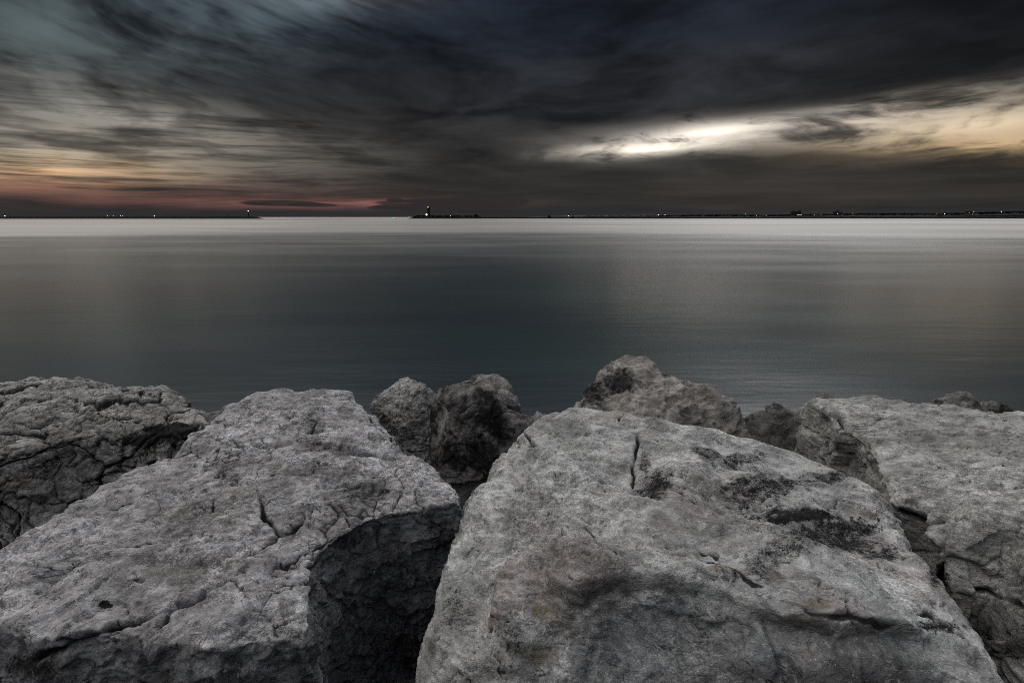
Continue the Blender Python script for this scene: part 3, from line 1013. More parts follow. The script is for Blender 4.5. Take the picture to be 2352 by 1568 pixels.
    t += S.step([(1700, 1400), (1800, 1430), (1920, 1452), (2050, 1445), (2160, 1480)], 0.05, 0.026)
    st_ = np.maximum.reduce([0.46 * blob(1910, 1226, 165, 42, 0.45, 1), 0.62 * blob(1840, 1188, 150, 13, 0.7, 2), 0.50 * blob(2030, 1262, 60, 24, 0.6, 3), 0.5 * blob(1960, 1200, 90, 12, 0.7, 15),
                             0.46 * blob(1750, 1125, 130, 45, 0.5, 4), 0.42 * blob(1620, 1060, 60, 26, 0.5, 5), 0.50 * blob(1500, 1120, 60, 26, 0.5, 6),
                             0.40 * blob(1700, 1060, 90, 30, 0.5, 7), 0.40 * blob(1800, 1285, 120, 30, 0.6, 8), 0.45 * blob(1890, 1110, 70, 24, 0.5, 9),
                             0.36 * blob(1190, 1470, 30, 55, 0.9, 10), 0.36 * blob(1040, 1400, 40, 90, 0.5, 11), 0.5 * blob(2160, 1440, 70, 14, 0.6, 12),
                             0.45 * blob(2140, 1330, 40, 30, 0.6, 13), 0.40 * blob(1480, 1075, 18, 50, 0.5, 14)])
    S.att['stain'] = st_
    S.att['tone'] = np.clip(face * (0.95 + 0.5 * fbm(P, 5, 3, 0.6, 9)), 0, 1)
    S.att['ochre'] = np.maximum.reduce([blob(1330, 1305, 60, 9, 0.5, 1), blob(1560, 1275, 50, 10, 0.5, 2), blob(1690, 1325, 90, 12, 0.5, 3),
                                        blob(1870, 1390, 40, 14, 0.4, 4), 0.9 * blob(1240, 1400, 26, 22, 0.5, 5), 0.7 * blob(1310, 1420, 16, 60, 0.5, 6),
                                        0.9 * blob(1230, 1500, 40, 24, 0.5, 7), 0.8 * blob(1850, 1425, 60, 10, 0.5, 8), 0.8 * blob(2100, 1415, 60, 10, 0.6, 9)])
    return t


rock('boulder', 'huge pale boulder with a dark hollow on its right, filling the near middle',
     [(930, 1700, 1.42, .1), (965, 1568, 1.38, .1), (982, 1480, 1.34, .1), (1002, 1400, 1.31, .1), (1020, 1320, 1.29), (1040, 1240, 1.27), (1078, 1170, 1.24),
      (1110, 1100, 1.20), (1142, 1042, 1.14), (1195, 998, 1.08), (1240, 968, 1.03), (1318, 936, 0.98), (1380, 944, 0.97), (1430, 949, 0.965),
      (1490, 955, 0.965), (1560, 974, 0.975), (1650, 984, 0.985), (1720, 1003, 1.0), (1800, 1030, 1.02), (1880, 1060, 1.035),
      (1960, 1098, 1.05), (2010, 1128, 1.06), (2045, 1152, 1.07), (2065, 1195, 1.09), (2090, 1240, 1.10), (2145, 1300, 1.11),
      (2200, 1370, 1.12), (2240, 1430, 1.13), (2272, 1500, 1.14), (2295, 1568, 1.15, .1), (2330, 1720, 1.20, .3),
      (1900, 1800, 1.36, .3), (1500, 1800, 1.38, .3), (1150, 1800, 1.42, .2)],
     tops=[(1250, 1000, 1.03), (1290, 1050, 1.03), (1350, 1130, 1.03), (1250, 1150, 1.07), (1190, 1100, 1.10), (1400, 1250, 1.03), (1500, 1020, 0.985),
           (1300, 1290, 1.06), (1600, 1150, 1.02), (1750, 1250, 1.05), (1950, 1300, 1.07), (1500, 1320, 1.02), (1680, 1340, 1.03), (1850, 1420, 1.04), (2100, 1440, 1.08),
           (1350, 1360, 1.06), (1160, 1300, 1.16), (1100, 1420, 1.24), (1220, 1420, 1.16), (1150, 1540, 1.25), (1400, 1440, 1.14), (1550, 1440, 1.12), (1750, 1480, 1.12),
           (1950, 1510, 1.11), (2150, 1530, 1.12), (1300, 1560, 1.24), (1600, 1568, 1.22), (1900, 1568, 1.17), (1750, 1100, 1.01)],
     bottom=0.65, h=0.0235, sub=2, r=0.07, lump=0.02, detail=d_mid, mat=M_mid, seed=2)


def d_right(S):
    P = S.P
    st = steep(S)
    sd = S.seed
    w = P + 0.06 * np.stack([pn(P, 3, 61), pn(P, 3, 62), pn(P, 3, 63)], 1)
    t = 0.020 * pn(P, 2.5, sd) + 0.008 * fbm(P, (9, 14, 10), 4, 0.6, sd + 1)
    q = fbm(w, (4.5, 9, 6), 3, 0.55, sd + 20) * 3.0
    lev = np.clip((S.N[:, 2] - 0.78) / 0.14, 0, 1)
    t += 0.006 * (np.clip((q - np.floor(q)) * 3, 0, 1) + np.floor(q)) * lev
    r1 = 1 - np.abs(fbm(w, (8, 20, 20), 3, 0.6, sd + 5)) * 1.6
    t += 0.006 * r1 * lev
    t += 0.002 * fbm(P, 50, 2, 0.6, sd + 8)
    l1, l2 = lines(P, (2.6, 6.5, 5.0), 0.022, 221, 0.4), lines(P, (6.5, 17, 12), 0.045, 227, 0.4)
    l1, l2 = l1 * (1 - st), l2 * (1 - st)
    t -= 0.012 * l1 + 0.007 * l2
    S.att['dirt'] = np.maximum(S.att['dirt'], np.maximum(0.55 * l1, 0.45 * l2))
    # vertical splitting on the near side
    f, e = facets(w, (3.2, 3.2, 1.1), sd + 3)
    f2, e2 = facets(w, (9, 9, 3.5), sd + 4)
    f3, e3 = facets(w, 14, sd + 6)
    t += st * (0.34 * f + 0.26 * f2 + 0.12 * f3)
    t -= st * 0.020 * np.exp(-(e2 / 0.05) ** 2)
    t += (1 - st) * 0.06 * facets(w, 5, sd + 7)[0]
    C = S.crack
    t += C([(1928, 960), (1922, 1000), (1926, 1040)], 0.012, 0.05)
    t += C([(1988, 1015), (1982, 1050), (1990, 1075)], 0.010, 0.04)
    t += C([(2060, 1170), (2110, 1200), (2140, 1210), (2170, 1185)], 0.012, 0.04)
    t += C([(2230, 1150), (2290, 1185), (2352, 1215)], 0.006, 0.02, dirt=0.3)
    t += C([(2180, 1330), (2230, 1350), (2290, 1370), (2352, 1395)], 0.010, 0.04)
    S.att['stain'] = np.maximum.reduce([0.40 * S.blob(2190, 1440, 90, 80, 0.4, 1), 0.40 * S.blob(2280, 1520, 80, 110, 0.5, 2), 0.7 * S.blob(2140, 1340, 40, 60, 0.4, 3),
                                        0.35 * S.blob(1960, 1060, 40, 30, 0.5, 4)])
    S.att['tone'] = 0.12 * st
    return t


rock('boulder', 'pale rough boulder with a split vertical flank, running off the right edge of the picture',
     [(1848, 916, 1.06, .03), (1882, 909, 1.05), (1940, 912, 1.05), (1990, 906, 1.04), (2062, 918, 1.05), (2110, 926, 1.05), (2180, 935, 1.05), (2260, 942, 1.04),
      (2352, 944, 1.03), (2480, 950, 1.02), (2620, 1000, 1.04), (2700, 1150, 1.08), (2760, 1500, 1.14), (2700, 1700, 1.16),
      (2480, 1620, 1.36, .12), (2352, 1455, 1.33, .06), (2300, 1375, 1.31, .05), (2240, 1325, 1.28, .05), (2168, 1290, 1.25, .05), (2150, 1238, 1.18, .05), (2165, 1190, 1.12, .04),
      (2110, 1168, 1.13, .04), (2048, 1150, 1.12, .02), (2034, 1110, 1.11, .02), (2012, 1072, 1.10, .02), (2002, 1040, 1.10, .02), (1985, 1015, 1.09, .02), (1942, 985, 1.085, .02),
      (1902, 960, 1.08, .02), (1866, 930, 1.07, .02)],
     tops=[(2000, 960, 1.05), (2150, 1000, 1.05), (2300, 1100, 1.07), (2200, 1140, 1.08), (2352, 1270, 1.10), (2100, 1100, 1.085), (2250, 1215, 1.10), (2190, 1185, 1.11), (2480, 1380, 1.11), (2352, 1200, 1.085), (2280, 1010, 1.04)],
     bottom=0.7, h=0.031, sub=2, r=0.035, lump=0.022, detail=d_right, mat=M_right, seed=3)


def d_left(S):
    P = S.P
    st = steep(S)
    sd = S.seed
    w = P + 0.07 * np.stack([pn(P, 4, 71), pn(P, 4, 72), pn(P, 4, 73)], 1) + 0.015 * pn(P, 20, 74)[:, None]
    t = 0.020 * pn(P, 2.0, sd) + 0.008 * fbm(P, 7, 3, 0.55, sd + 1) + 0.003 * fbm(P, 35, 3, 0.6, sd + 5)
    f, e = facets(w, (2.4, 3.6, 3.0), sd + 3)
    f2, e2 = facets(w, (6.5, 8, 7), sd + 4)
    f3, e3 = facets(w, 17, sd + 6)
    t += 0.07 * f + 0.14 * f2 + 0.20 * f3
    l1 = lines(P, (3.5, 6, 5), 0.028, 241, 0.1)
    t -= 0.014 * l1
    c1 = np.exp(-(e / 0.022) ** 2)
    c2 = np.exp(-(e2 / 0.045) ** 2)
    c3 = np.exp(-(e3 / 0.09) ** 2) * np.clip(fbm(P, 2.5, 2, 0.5, 8) * 2 + 0.4, 0, 1)
    t -= 0.024 * c1 + 0.013 * c2 + 0.007 * c3
    S.att['dirt'] = np.clip(0.6 * c1 + 0.4 * c2 + 0.25 * c3 + 0.5 * l1, 0, 0.9)
    S.att['stain'] = np.maximum.reduce([0.95 * S.blob(395, 990, 70, 26, 0.7, 1), 0.7 * S.blob(330, 1010, 60, 22, 0.7, 2), 0.5 * S.blob(440, 1000, 30, 40, 0.6, 3)])
    S.att['ochre'] = np.maximum.reduce([0.8 * S.blob(40, 1110, 60, 20, 0.6, 1), 0.6 * S.blob(240, 965, 20, 10, 0.6, 2), 0.5 * S.blob(80, 1170, 50, 10, 0.6, 3)])
    return t


rock('boulder', 'dark grey boulder covered in deep cracks at the left edge, behind the flat slab',
     [(-500, 900, 1.02), (-200, 868, 1.02), (0, 872, 1.03), (60, 863, 1.02), (150, 861, 1.02), (230, 874, 1.03), (300, 884, 1.05), (370, 886, 1.06), (420, 908, 1.08),
      (458, 930, 1.10), (476, 958, 1.12, .05), (470, 985, 1.14, .10), (420, 1000, 1.14, .12), (340, 1000, 1.15, .15), (230, 1000, 1.14, .18), (150, 1005, 1.13, .18), (60, 1030, 1.14, .2), (0, 1040, 1.14, .2),
      (-200, 1080, 1.16, .2), (-500, 1100, 1.16, .2)],
     tops=[(100, 930, 1.04), (250, 930, 1.06), (350, 950, 1.09), (0, 980, 1.08)],
     bottom=0.8, h=0.030, sub=2, r=0.06, lump=0.02, detail=d_left, mat=M_left, seed=4)


def d_dark(S):
    P = S.P
    sd = S.seed
    w = P + 0.05 * np.stack([pn(P, 5, 81), pn(P, 5, 82), pn(P, 5, 83)], 1)
    f, e = facets(w, 3.5, sd + 3)
    f2, e2 = facets(w, 10, sd + 4)
    fb, _ = facets(w, 1.7, sd + 8)
    t = 0.02 * pn(P, 2.0, sd) + 0.007 * fbm(P, 7, 4, 0.6, sd + 1) + 0.16 * fb + 0.14 * f + 0.12 * f2
    t -= 0.006 * np.exp(-(e2 / 0.06) ** 2)
    t += 0.004 * fbm(P, 30, 3, 0.6, sd + 9)
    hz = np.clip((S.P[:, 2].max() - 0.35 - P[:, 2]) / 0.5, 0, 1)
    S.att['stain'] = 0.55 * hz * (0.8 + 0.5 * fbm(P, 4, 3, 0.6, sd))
    return t


rock('boulder', 'steep dark boulder with black crust in the gap between the two nearest boulders',
     [(1008, 905, 1.10, .10), (1032, 869, 1.03), (1080, 857, 1.0), (1138, 857, 1.0), (1172, 880, 1.03), (1192, 922, 1.10), (1230, 947, 1.16), (1265, 966, 1.22, .1),
      (1215, 990, 1.24, .15), (1120, 930, 1.06, .30), (1040, 915, 1.04, .28)],
     tops=[(1090, 885, 1.01)],
     bottom=0.7, h=0.030, sub=2, r=0.06, lump=0.02, detail=d_dark, mat=M_dark, seed=5)


def d_rough(S):
    P = S.P
    sd = S.seed
    w = P + 0.05 * np.stack([pn(P, 5, 91), pn(P, 5, 92), pn(P, 5, 93)], 1)
    f, e = facets(w, 5, sd + 3)
    f2, e2 = facets(w, 14, sd + 4)
    t = 0.03 * pn(P, 3, sd) + 0.016 * fbm(P, 9, 4, 0.6, sd + 1) + 0.16 * f + 0.22 * f2 - 0.008 * np.exp(-(e2 / 0.07) ** 2)
    t += 0.004 * fbm(P, 35, 3, 0.6, sd + 9)
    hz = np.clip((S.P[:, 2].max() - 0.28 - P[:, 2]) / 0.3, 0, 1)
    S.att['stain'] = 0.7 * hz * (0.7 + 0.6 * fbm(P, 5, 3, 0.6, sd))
    return t


rock('boulder', 'rounded rough boulder between the flat slab and the steep dark boulder',
     [(852, 932, 1.18), (862, 900, 1.13), (900, 868, 1.06), (940, 852, 1.02), (970, 864, 1.04), (1010, 900, 1.12), (1060, 930, 1.16), (1040, 985, 1.30, .25), (960, 985, 1.28, .3), (880, 960, 1.25, .3)],
     tops=[(945, 885, 1.055), (930, 930, 1.15)],
     bottom=0.65, h=0.030, sub=2, r=0.08, lump=0.025, detail=d_rough, mat=M_left, seed=6)


def d_pit(S):
    P = S.P
    sd = S.seed
    w = P + 0.04 * np.stack([pn(P, 6, 1), pn(P, 6, 2), pn(P, 6, 3)], 1)
    f1, f2, gv, off = voro(w, (10, 10, 7), sd)
    g1, g2, _, _ = voro(w, 22, sd + 1)
    fa, _ = facets(w, 2.5, sd + 2)
    m = np.clip(fbm(P, 2.2, 2, 0.5, sd) + 0.9, 0.2, 1)
    t = 0.012 * pn(P, 2, sd) + 0.09 * fa + 0.008 * fbm(P, 7, 3, 0.6, sd + 4)
    t -= 0.070 * np.clip(0.62 - f1, 0, 1) * m
    t -= 0.024 * np.clip(0.6 - g1, 0, 1)
    t += 0.0025 * fbm(P, 40, 2, 0.6, 6)
    S.att['stain'] = np.maximum.reduce([0.55 * S.blob(1420, 870, 50, 40, 0.5, 1), 0.5 * S.blob(1360, 900, 40, 40, 0.5, 2)])
    return t


rock('boulder', 'tall brown pitted boulder with a rounded peak rising behind the big pale one',
     [(1300, 960, 1.25), (1318, 915, 1.18), (1350, 870, 1.08), (1388, 828, 0.985), (1440, 802, 0.935), (1485, 806, 0.94), (1525, 832, 0.97), (1580, 856, 1.01),
      (1655, 880, 1.06), (1694, 914, 1.13), (1718, 958, 1.21), (1740, 1004, 1.32), (1600, 1000, 1.32, .35), (1450, 985, 1.26, .35), (1350, 985, 1.28, .3)],
     tops=[(1440, 840, 0.985), (1460, 900, 1.10), (1560, 900, 1.09), (1620, 940, 1.17), (1400, 900, 1.12), (1540, 950, 1.18)],
     bottom=0.7, h=0.030, sub=2, r=0.05, lump=0.010, detail=d_pit, mat=M_brown, seed=7)

rock('boulder', 'low dark boulder between the brown pitted one and the pale one at the right edge',
     [(1700, 946, 1.28), (1730, 932, 1.25), (1762, 925, 1.23), (1800, 922, 1.22), (1850, 914, 1.20), (1920, 914, 1.2), (1900, 965, 1.30, .3), (1820, 968, 1.33, .3), (1730, 975, 1.36, .3)],
     tops=[(1790, 940, 1.24)], bottom=0.6, h=0.03, sub=1, r=0.09, lump=0.03, detail=d_dark, mat=M_dull, seed=8)
rock('boulder', 'low dull boulder half hidden below the dark one, left of the split vertical flank',
     [(1705, 990, 1.44), (1760, 984, 1.42), (1860, 982, 1.40), (1900, 1010, 1.44), (1880, 1060, 1.56, .3), (1720, 1040, 1.56, .3)],
     tops=[(1800, 1010, 1.43)], bottom=0.5, h=0.03, sub=1, r=0.09, lump=0.03, detail=d_dark, mat=M_dull, seed=9)
rock('boulder', 'dark low boulder on the water side, behind the boulder at the right edge',
     [(2090, 930, 1.28), (2130, 918, 1.25), (2180, 896, 1.17), (2240, 897, 1.17), (2300, 906, 1.19), (2345, 938, 1.28), (2400, 960, 1.35), (2250, 970, 1.34), (2150, 965, 1.34)],
     tops=[(2230, 912, 1.18)], bottom=0.6, h=0.03, sub=1, r=0.09, lump=0.03, detail=d_rough, mat=M_dark, seed=10)
rock('boulder', 'small dark boulder seen in the notch between the cracked boulder and the flat slab',
     [(440, 940, 1.42), (470, 930, 1.40), (540, 916, 1.36), (600, 915, 1.36), (590, 960, 1.46), (500, 985, 1.52), (450, 975, 1.50)],
     bottom=0.5, h=0.03, sub=1, r=0.09, lump=0.03, detail=d_rough, mat=M_dull, seed=11)
rock('boulder', 'low crusted boulder glimpsed at the waterside between the steep dark and brown boulders',
     [(1200, 955, 1.62), (1240, 949, 1.60), (1300, 945, 1.60), (1350, 950, 1.62), (1340, 985, 1.72), (1220, 990, 1.72)],
     bottom=0.5, h=0.03, sub=1, r=0.08, lump=0.03, detail=d_rough, mat=M_dull, seed=12)


# boulders wedged lower down and on either side of the frame, one generic shape each
def generic(seed, size=0.42):
    nn = 12
    pts = [(size * (1 + 0.22 * math.sin(3 * a + seed)) * math.cos(a) * 1.25, size * (1 + 0.18 * math.cos(2 * a + seed * 2)) * math.sin(a), 0.0, .05)
           for a in [2 * math.pi * i / nn for i in range(nn)]]
    return rock('boulder', 'dark boulder wedged deep down in the gaps below the big ones', pts, bottom=0.42, h=0.04, sub=1, r=0.14, lump=0.05,
                detail=d_dark, mat=M_dull, seed=20 + seed, world_pts=True, group='dark boulders wedged deep in the gaps')


gens = [generic(0), generic(3)]
spots = [(-0.45, 1.55, 0.72), (-0.62, 2.35, 0.72), (0.15, 3.2, 0.80), (1.9, 2.6, 0.75), (1.75, 1.75, 0.70), (-1.6, 3.7, 0.75), (1.1, 4.4, 0.55),
         (-0.6, 4.5, 0.50), (2.5, 4.4, 0.5), (-2.2, 4.8, 0.45), (-1.7, 2.9, 0.70), (3.4, 4.6, 0.5), (0.3, 5.3, 0.2), (-3.4, 5.2, 0.2), (1.9, 5.4, 0.15),
         (-1.2, 5.6, 0.1), (3.3, 5.7, 0.05), (0.2, 0.4, 0.8), (-1.1, 0.1, 0.85), (1.3, 0.2, 0.85)]
for i, (x, y, z) in enumerate(spots):
    src = gens[i % 2]
    if i < 2:
        o = src
    else:
        o = src.copy()
        scene.collection.objects.link(o)
    rr = random.Random(i)
    o.location = (x, y, z - 0.05)
    o.rotation_euler = (rr.uniform(-.25, .25), rr.uniform(-.25, .25), rr.uniform(0, 6.28))
    s = rr.uniform(0.9, 1.35)
    o.scale = (s, s, s * 0.9)

# ------------------------------------------------------------------ far shore, piers, beacons
def far(X, dist, Y=None):
    """place on the sea at that bearing and distance; with Y, the height seen there"""
    v = ray(X, 498.5)
    x, y = v.x / v.y * dist, dist
    z = 0.0
    if Y is not None:
        w = ray(X, Y)
        z = CAM_Z + dist * w.z / w.y
    return x, y, z


M_black = plain_mat('dark_stone', (0.007, 0.007, 0.007), 0.9, 0.3, 0.2)
M_tree = plain_mat('dark_foliage', (0.010, 0.012, 0.011), 0.95, 0.4, 0.1)
M_hill = plain_mat('distant_land', (0.022, 0.028, 0.030), 0.95, 0.15, 0.01)
M_wall = plain_mat('dim_plaster', (0.016, 0.015, 0.014), 0.9, 0.2, 0.2)
M_roof = plain_mat('dark_roof', (0.010, 0.010, 0.010), 0.9, 0.2, 0.2)
M_metal = plain_mat('dark_metal', (0.010, 0.010, 0.010), 0.5, 0.2, 0.2)
E_warm = emit_mat('warm_lamp', (1.0, 0.78, 0.50), 2.2)
E_hot = emit_mat('bright_lamp', (1.0, 0.86, 0.66), 4.5)
E_red = emit_mat('red_lamp', (1.0, 0.36, 0.20), 3)
E_orange = emit_mat('orange_lamp', (1.0, 0.36, 0.20), 5)
E_green = emit_mat('green_lamp', (0.15, 0.9, 0.35), 2.2)
E_redn = emit_mat('red_boat_lamp', (1.0, 0.15, 0.10), 2.2)


def bx(V, F, x0, x1, y0, y1, z0, z1):
    b = len(V)
    V += [(x, y, z) for z in (z0, z1) for x, y in ((x0, y0), (x1, y0), (x1, y1), (x0, y1))]
    F += [tuple(b + i for i in q) for q in ((3, 2, 1, 0), (4, 5, 6, 7), (0, 1, 5, 4), (1, 2, 6, 5), (2, 3, 7, 6), (3, 0, 4, 7))]


def lathe(prof, n=14):
    V, F = [], []
    for r_, z_ in prof:
        V += [(r_ * math.cos(2 * math.pi * i / n), r_ * math.sin(2 * math.pi * i / n), z_) for i in range(n)]
    for k in range(len(prof) - 1):
        for i in range(n):
            F.append((k * n + i, k * n + (i + 1) % n, (k + 1) * n + (i + 1) % n, (k + 1) * n + i))
    F.append(tuple(range(n - 1, -1, -1)))
    F.append(tuple((len(prof) - 1) * n + i for i in range(n)))
    return plane_mesh('lathe', V, F)


def ball(r_, n=10):
    return lathe([(max(0.01, r_ * math.sin(math.pi * k / n)), -r_ * math.cos(math.pi * k / n)) for k in range(n + 1)], 12)


def box_mesh(*boxes):
    V, F = [], []
    for b in boxes:
        bx(V, F, *b)
    return plane_mesh('box', V, F)


def rubble_line(name, label, X0, X1, dist, crest, width, step, amp, end_left=False, end_right=False, seed=3):
    """a low bank of dumped rock standing in the sea"""
    a, b = far(X0, dist)[0], far(X1, dist)[0]
    xs = np.arange(a, b + step, step)
    prof = [(-width * 0.5, -1.5), (-width * 0.36, 0.25), (-width * 0.18, 0.80), (-width * 0.05, 1.0), (width * 0.1, 1.0), (width * 0.5, -1.5)]
    rr = np.random.RandomState(seed)
    V, Fq = [], []
    for i, x in enumerate(xs):
        f = 1.0
        if end_left:
            f = min(f, (x - a) / (crest * 4) + 0.05)
        if end_right:
            f = min(f, (b - x) / (crest * 4) + 0.05)
        for k, (py, pz) in enumerate(prof):
            z = pz * crest * f if pz > 0 else pz
            V.append((x - a, py + rr.uniform(-.3, .3) * step, z + (amp * rr.uniform(-1, 1) * f if pz > 0 else 0)))
    m_ = len(prof)
    for i in range(len(xs) - 1):
        for k in range(m_ - 1):
            Fq.append((i * m_ + k, (i + 1) * m_ + k, (i + 1) * m_ + k + 1, i * m_ + k + 1))
    return link(name, plane_mesh(name, V, Fq), M_black, loc=(a, dist, 0), label=label, cat='breakwater')


def lamp_post(X, Y, dist, label, r_=1.1, mat=None, group='lamps along the far shore', base=0.0, name='street_lamp'):
    x, y, z = far(X, dist, Y)
    root = link(name, None, loc=(x, y, base), label=label, cat='street lamp', group=group)
    h_ = max(z - base, 1.0)
    link('pole', lathe([(0.16, 0), (0.10, h_)], 6), M_metal, root)
    link('arm', box_mesh((-0.1, 0.1, -1.2, 0.1, h_ - 0.12, h_ + 0.05)), M_metal, root)
    r_ *= 0.72
    link('lamp', ball(r_, 6), mat or E_warm, root, loc=(0, -1.2 - r_, h_ - 0.1))
    return root


D1 = 900.0      # left pier
rubble_line('pier', 'long low dark pier wall ending left of the red sky, carrying a small beacon', -420, 606, D1, 4.3, 12, 1.6, 0.22, end_right=True, seed=2)['category'] = 'pier'
bk = link('harbour_beacon', None, loc=(*far(571.5, D1)[:2], 4.0), label='slim dark beacon with one white light near the end of the left pier', cat='beacon')
zt_ = far(571.5, D1, 485)[2] - 4.0
link('base', lathe([(1.9, 0), (1.9, 1.0), (1.1, 1.4)], 10), M_black, bk)
link('tower', lathe([(0.75, 1.2), (0.55, zt_ - 2.0), (1.1, zt_ - 1.8), (1.1, zt_ - 1.4), (0.4, zt_ - 1.2)], 10), M_black, bk)
link('gallery_rail', lathe([(1.15, zt_ - 1.4), (1.15, zt_ - 0.7)], 10), M_metal, bk)
link('lantern', ball(0.62), E_hot, bk, loc=(0, 0, zt_))
mk = link('marker_post', None, loc=(*far(523, D1)[:2], 4.0), label='small triangular marker standing on the left pier before the beacon', cat='marker')
link('post', lathe([(0.15, 0), (0.15, 2.0)], 6), M_metal, mk)
link('topmark', lathe([(1.2, 1.2), (0.1, 3.4)], 4), M_metal, mk)
ms = link('mast', None, loc=(*far(21, D1)[:2], 4.0), label='thin mast on the pier at the left edge of the picture', cat='mast')
link('pole', lathe([(0.22, 0), (0.12, 5.2)], 6), M_metal, ms)
link('crossbar', box_mesh((-0.9, 0.9, -0.1, 0.1, 4.0, 4.2)), M_metal, ms)
for X, Y, r_, lb in ((14, 496.5, 0.75, 'yellow pier lamp nearest the left edge of the picture'),
                     (249, 495.2, 0.55, 'faint pier lamp, leftmost of the cluster of four on the left pier'),
                     (262, 496, 0.5, 'faint pier lamp, second of the cluster of four on the left pier'),
                     (279, 495.2, 0.6, 'brighter pier lamp, third of the cluster of four on the left pier'),
                     (284, 496, 0.5, 'dim pier lamp, rightmost of the cluster of four on the left pier'),
                     (357, 496.3, 1.0, 'brightest pier lamp, halfway between the cluster of four and the beacon')):
    lamp_post(X, Y, D1, lb, r_, E_hot if r_ > 0.7 else E_warm, 'lamps on the left pier', 4.0)

D2 = 950.0      # rocky island pier with the lighthouse
rubble_line('breakwater', 'rocky breakwater crowned with rough blocks, carrying the lighthouse', 936, 1104, D2, 4.9, 18, 1.3, 0.55, end_left=True, seed=5)
rubble_line('breakwater', 'thin low breakwater running on to the right from the hut', 1105, 2900, D2 + 40, 3.5, 10, 2.0, 0.12, seed=6)
# blocks on its crest
cr = np.random.RandomState(4)
V, F = [], []
xa, xb = far(945, D2)[0], far(1100, D2)[0]
for i in range(110):
    x = cr.uniform(xa, xb)
    s = cr.uniform(0.7, 1.5)
    f = min(1, (x - xa) / 14 + 0.3)
    zz = 4.9 * f + cr.uniform(-.5, 0.3) - 0.4 * (x - xa) / (xb - xa)
    b = len(V)
    bx(V, F, x - s, x + s, D2 - s - cr.uniform(0, 4), D2 + s, zz - s, zz + s * cr.uniform(.6, 1.1))
    V[b:] = [(v[0] + cr.uniform(-.4, .4), v[1] + cr.uniform(-.4, .4), v[2] + cr.uniform(-.4, .4)) for v in V[b:]]
o = link('armour_blocks', plane_mesh('armour_blocks', V, F), M_black, kind='stuff', label='rough blocks heaped along the breakwater around the lighthouse foot', cat='rubble')

lx, ly, _ = far(985, D2)
lh = link('lighthouse', None, loc=(lx, ly, 3.5), label='dark round lighthouse tower, red light near its top, orange light at its foot', cat='lighthouse')
H = far(985, D2, 473.6)[2] - 3.5
link('tower', lathe([(2.9, -1), (2.7, 0.8), (2.5, 1.0), (2.3, H * 0.5), (2.25, H * 0.80)], 20), M_black, lh)
link('gallery', lathe([(2.3, H * 0.80), (2.95, H * 0.83), (2.95, H * 0.86), (2.3, H * 0.865)], 20), M_black, lh)
rl = link('railing', lathe([(2.85, H * 0.86), (2.85, H * 0.90)], 20), M_metal, lh)
link('lantern_room', lathe([(1.9, H * 0.865), (1.9, H * 0.96)], 12), M_metal, lh)
link('dome', lathe([(2.1, H * 0.96), (1.6, H * 0.985), (0.5, H * 1.0), (0.1, H * 1.05)], 12), M_black, lh)
link('red_light', ball(0.85), E_red, lh, loc=(-0.5, -2.6, H * 0.90))
link('foot_light', ball(1.55), E_orange, lh, loc=(-3.4, -3.6, far(981, D2, 493)[2] - 3.5))
link('door', box_mesh((-0.5, 0.5, -2.95, -2.6, 0.9, 3.0)), M_metal, lh)
link('annex', box_mesh((1.5, 5.2, -2, 2, 0, 3.0)), M_black, lh)
lamp_post(940, 497.2, D2, 'small white lamp at the left tip of the lighthouse breakwater', 0.5, E_warm, 'lamps on the lighthouse breakwater', 0.4)
lamp_post(1035, 495.6, D2, 'small white lamp on the breakwater right of the lighthouse', 0.6, E_hot, 'lamps on the lighthouse breakwater', 4.2)

hx, hy, _ = far(1093.5, D2)
ht = link('signal_hut', None, loc=(hx, hy, 3.3), label='dark hut with a short leaning mast at the right end of the rough breakwater', cat='hut')
link('wall', box_mesh((-1.7, 1.7, -1.7, 1.7, 0, 4.4)), M_black, ht)
link('roof', box_mesh((-2.0, 2.0, -2.0, 2.0, 4.4, 4.9)), M_roof, ht)
link('mast', lathe([(0.2, 4.9), (0.12, 9.5)], 6), M_metal, ht)
w = link('boom', lathe([(0.15, 0), (0.1, 4.2)], 6), M_metal, ht, loc=(0, 0, 5.8))
w.rotation_euler = (0, R(38), 0)
for X, hh, lb in ((1259, 481.5, 'shorter left one of two thin masts on the low breakwater'), (1265, 479.0, 'taller right one of two thin masts on the low breakwater')):
    mm = link('mast', None, loc=(*far(X, D2 + 40)[:2], 3.2), label=lb, cat='mast', group='twin masts on the low breakwater')
    hz_ = far(X, D2 + 40, hh)[2] - 3.2
    link('pole', lathe([(0.30, 0), (0.16, hz_)], 6), M_metal, mm)
    link('stay', lathe([(0.55, 0), (0.55, 0.8)], 8), M_metal, mm)
sx, sy, _ = far(1261, D2 + 38)
sh = link('equipment_shed', None, loc=(sx, sy, 3.1), label='small dark shed at the foot of the two thin masts', cat='shed')
link('wall', box_mesh((-1.9, 1.9, -1.5, 1.5, 0, 2.6)), M_black, sh)
link('roof', box_mesh((-2.1, 2.1, -1.7, 1.7, 2.6, 2.9)), M_roof, sh)
lamp_post(1305, 496.0, D2 + 40, 'white lamp on the low breakwater right of the two thin masts', 0.7, E_hot, 'lamps on the lighthouse breakwater', 3.2)
sx, sy, _ = far(1316, D2 + 38)
sh = link('equipment_shed', None, loc=(sx, sy, 3.1), label='tiny dark shed on the low breakwater beside its white lamp', cat='shed')
link('wall', box_mesh((-1.4, 1.4, -1.2, 1.2, 0, 1.6)), M_black, sh)
link('roof', box_mesh((-1.6, 1.6, -1.4, 1.4, 1.6, 1.8)), M_roof, sh)

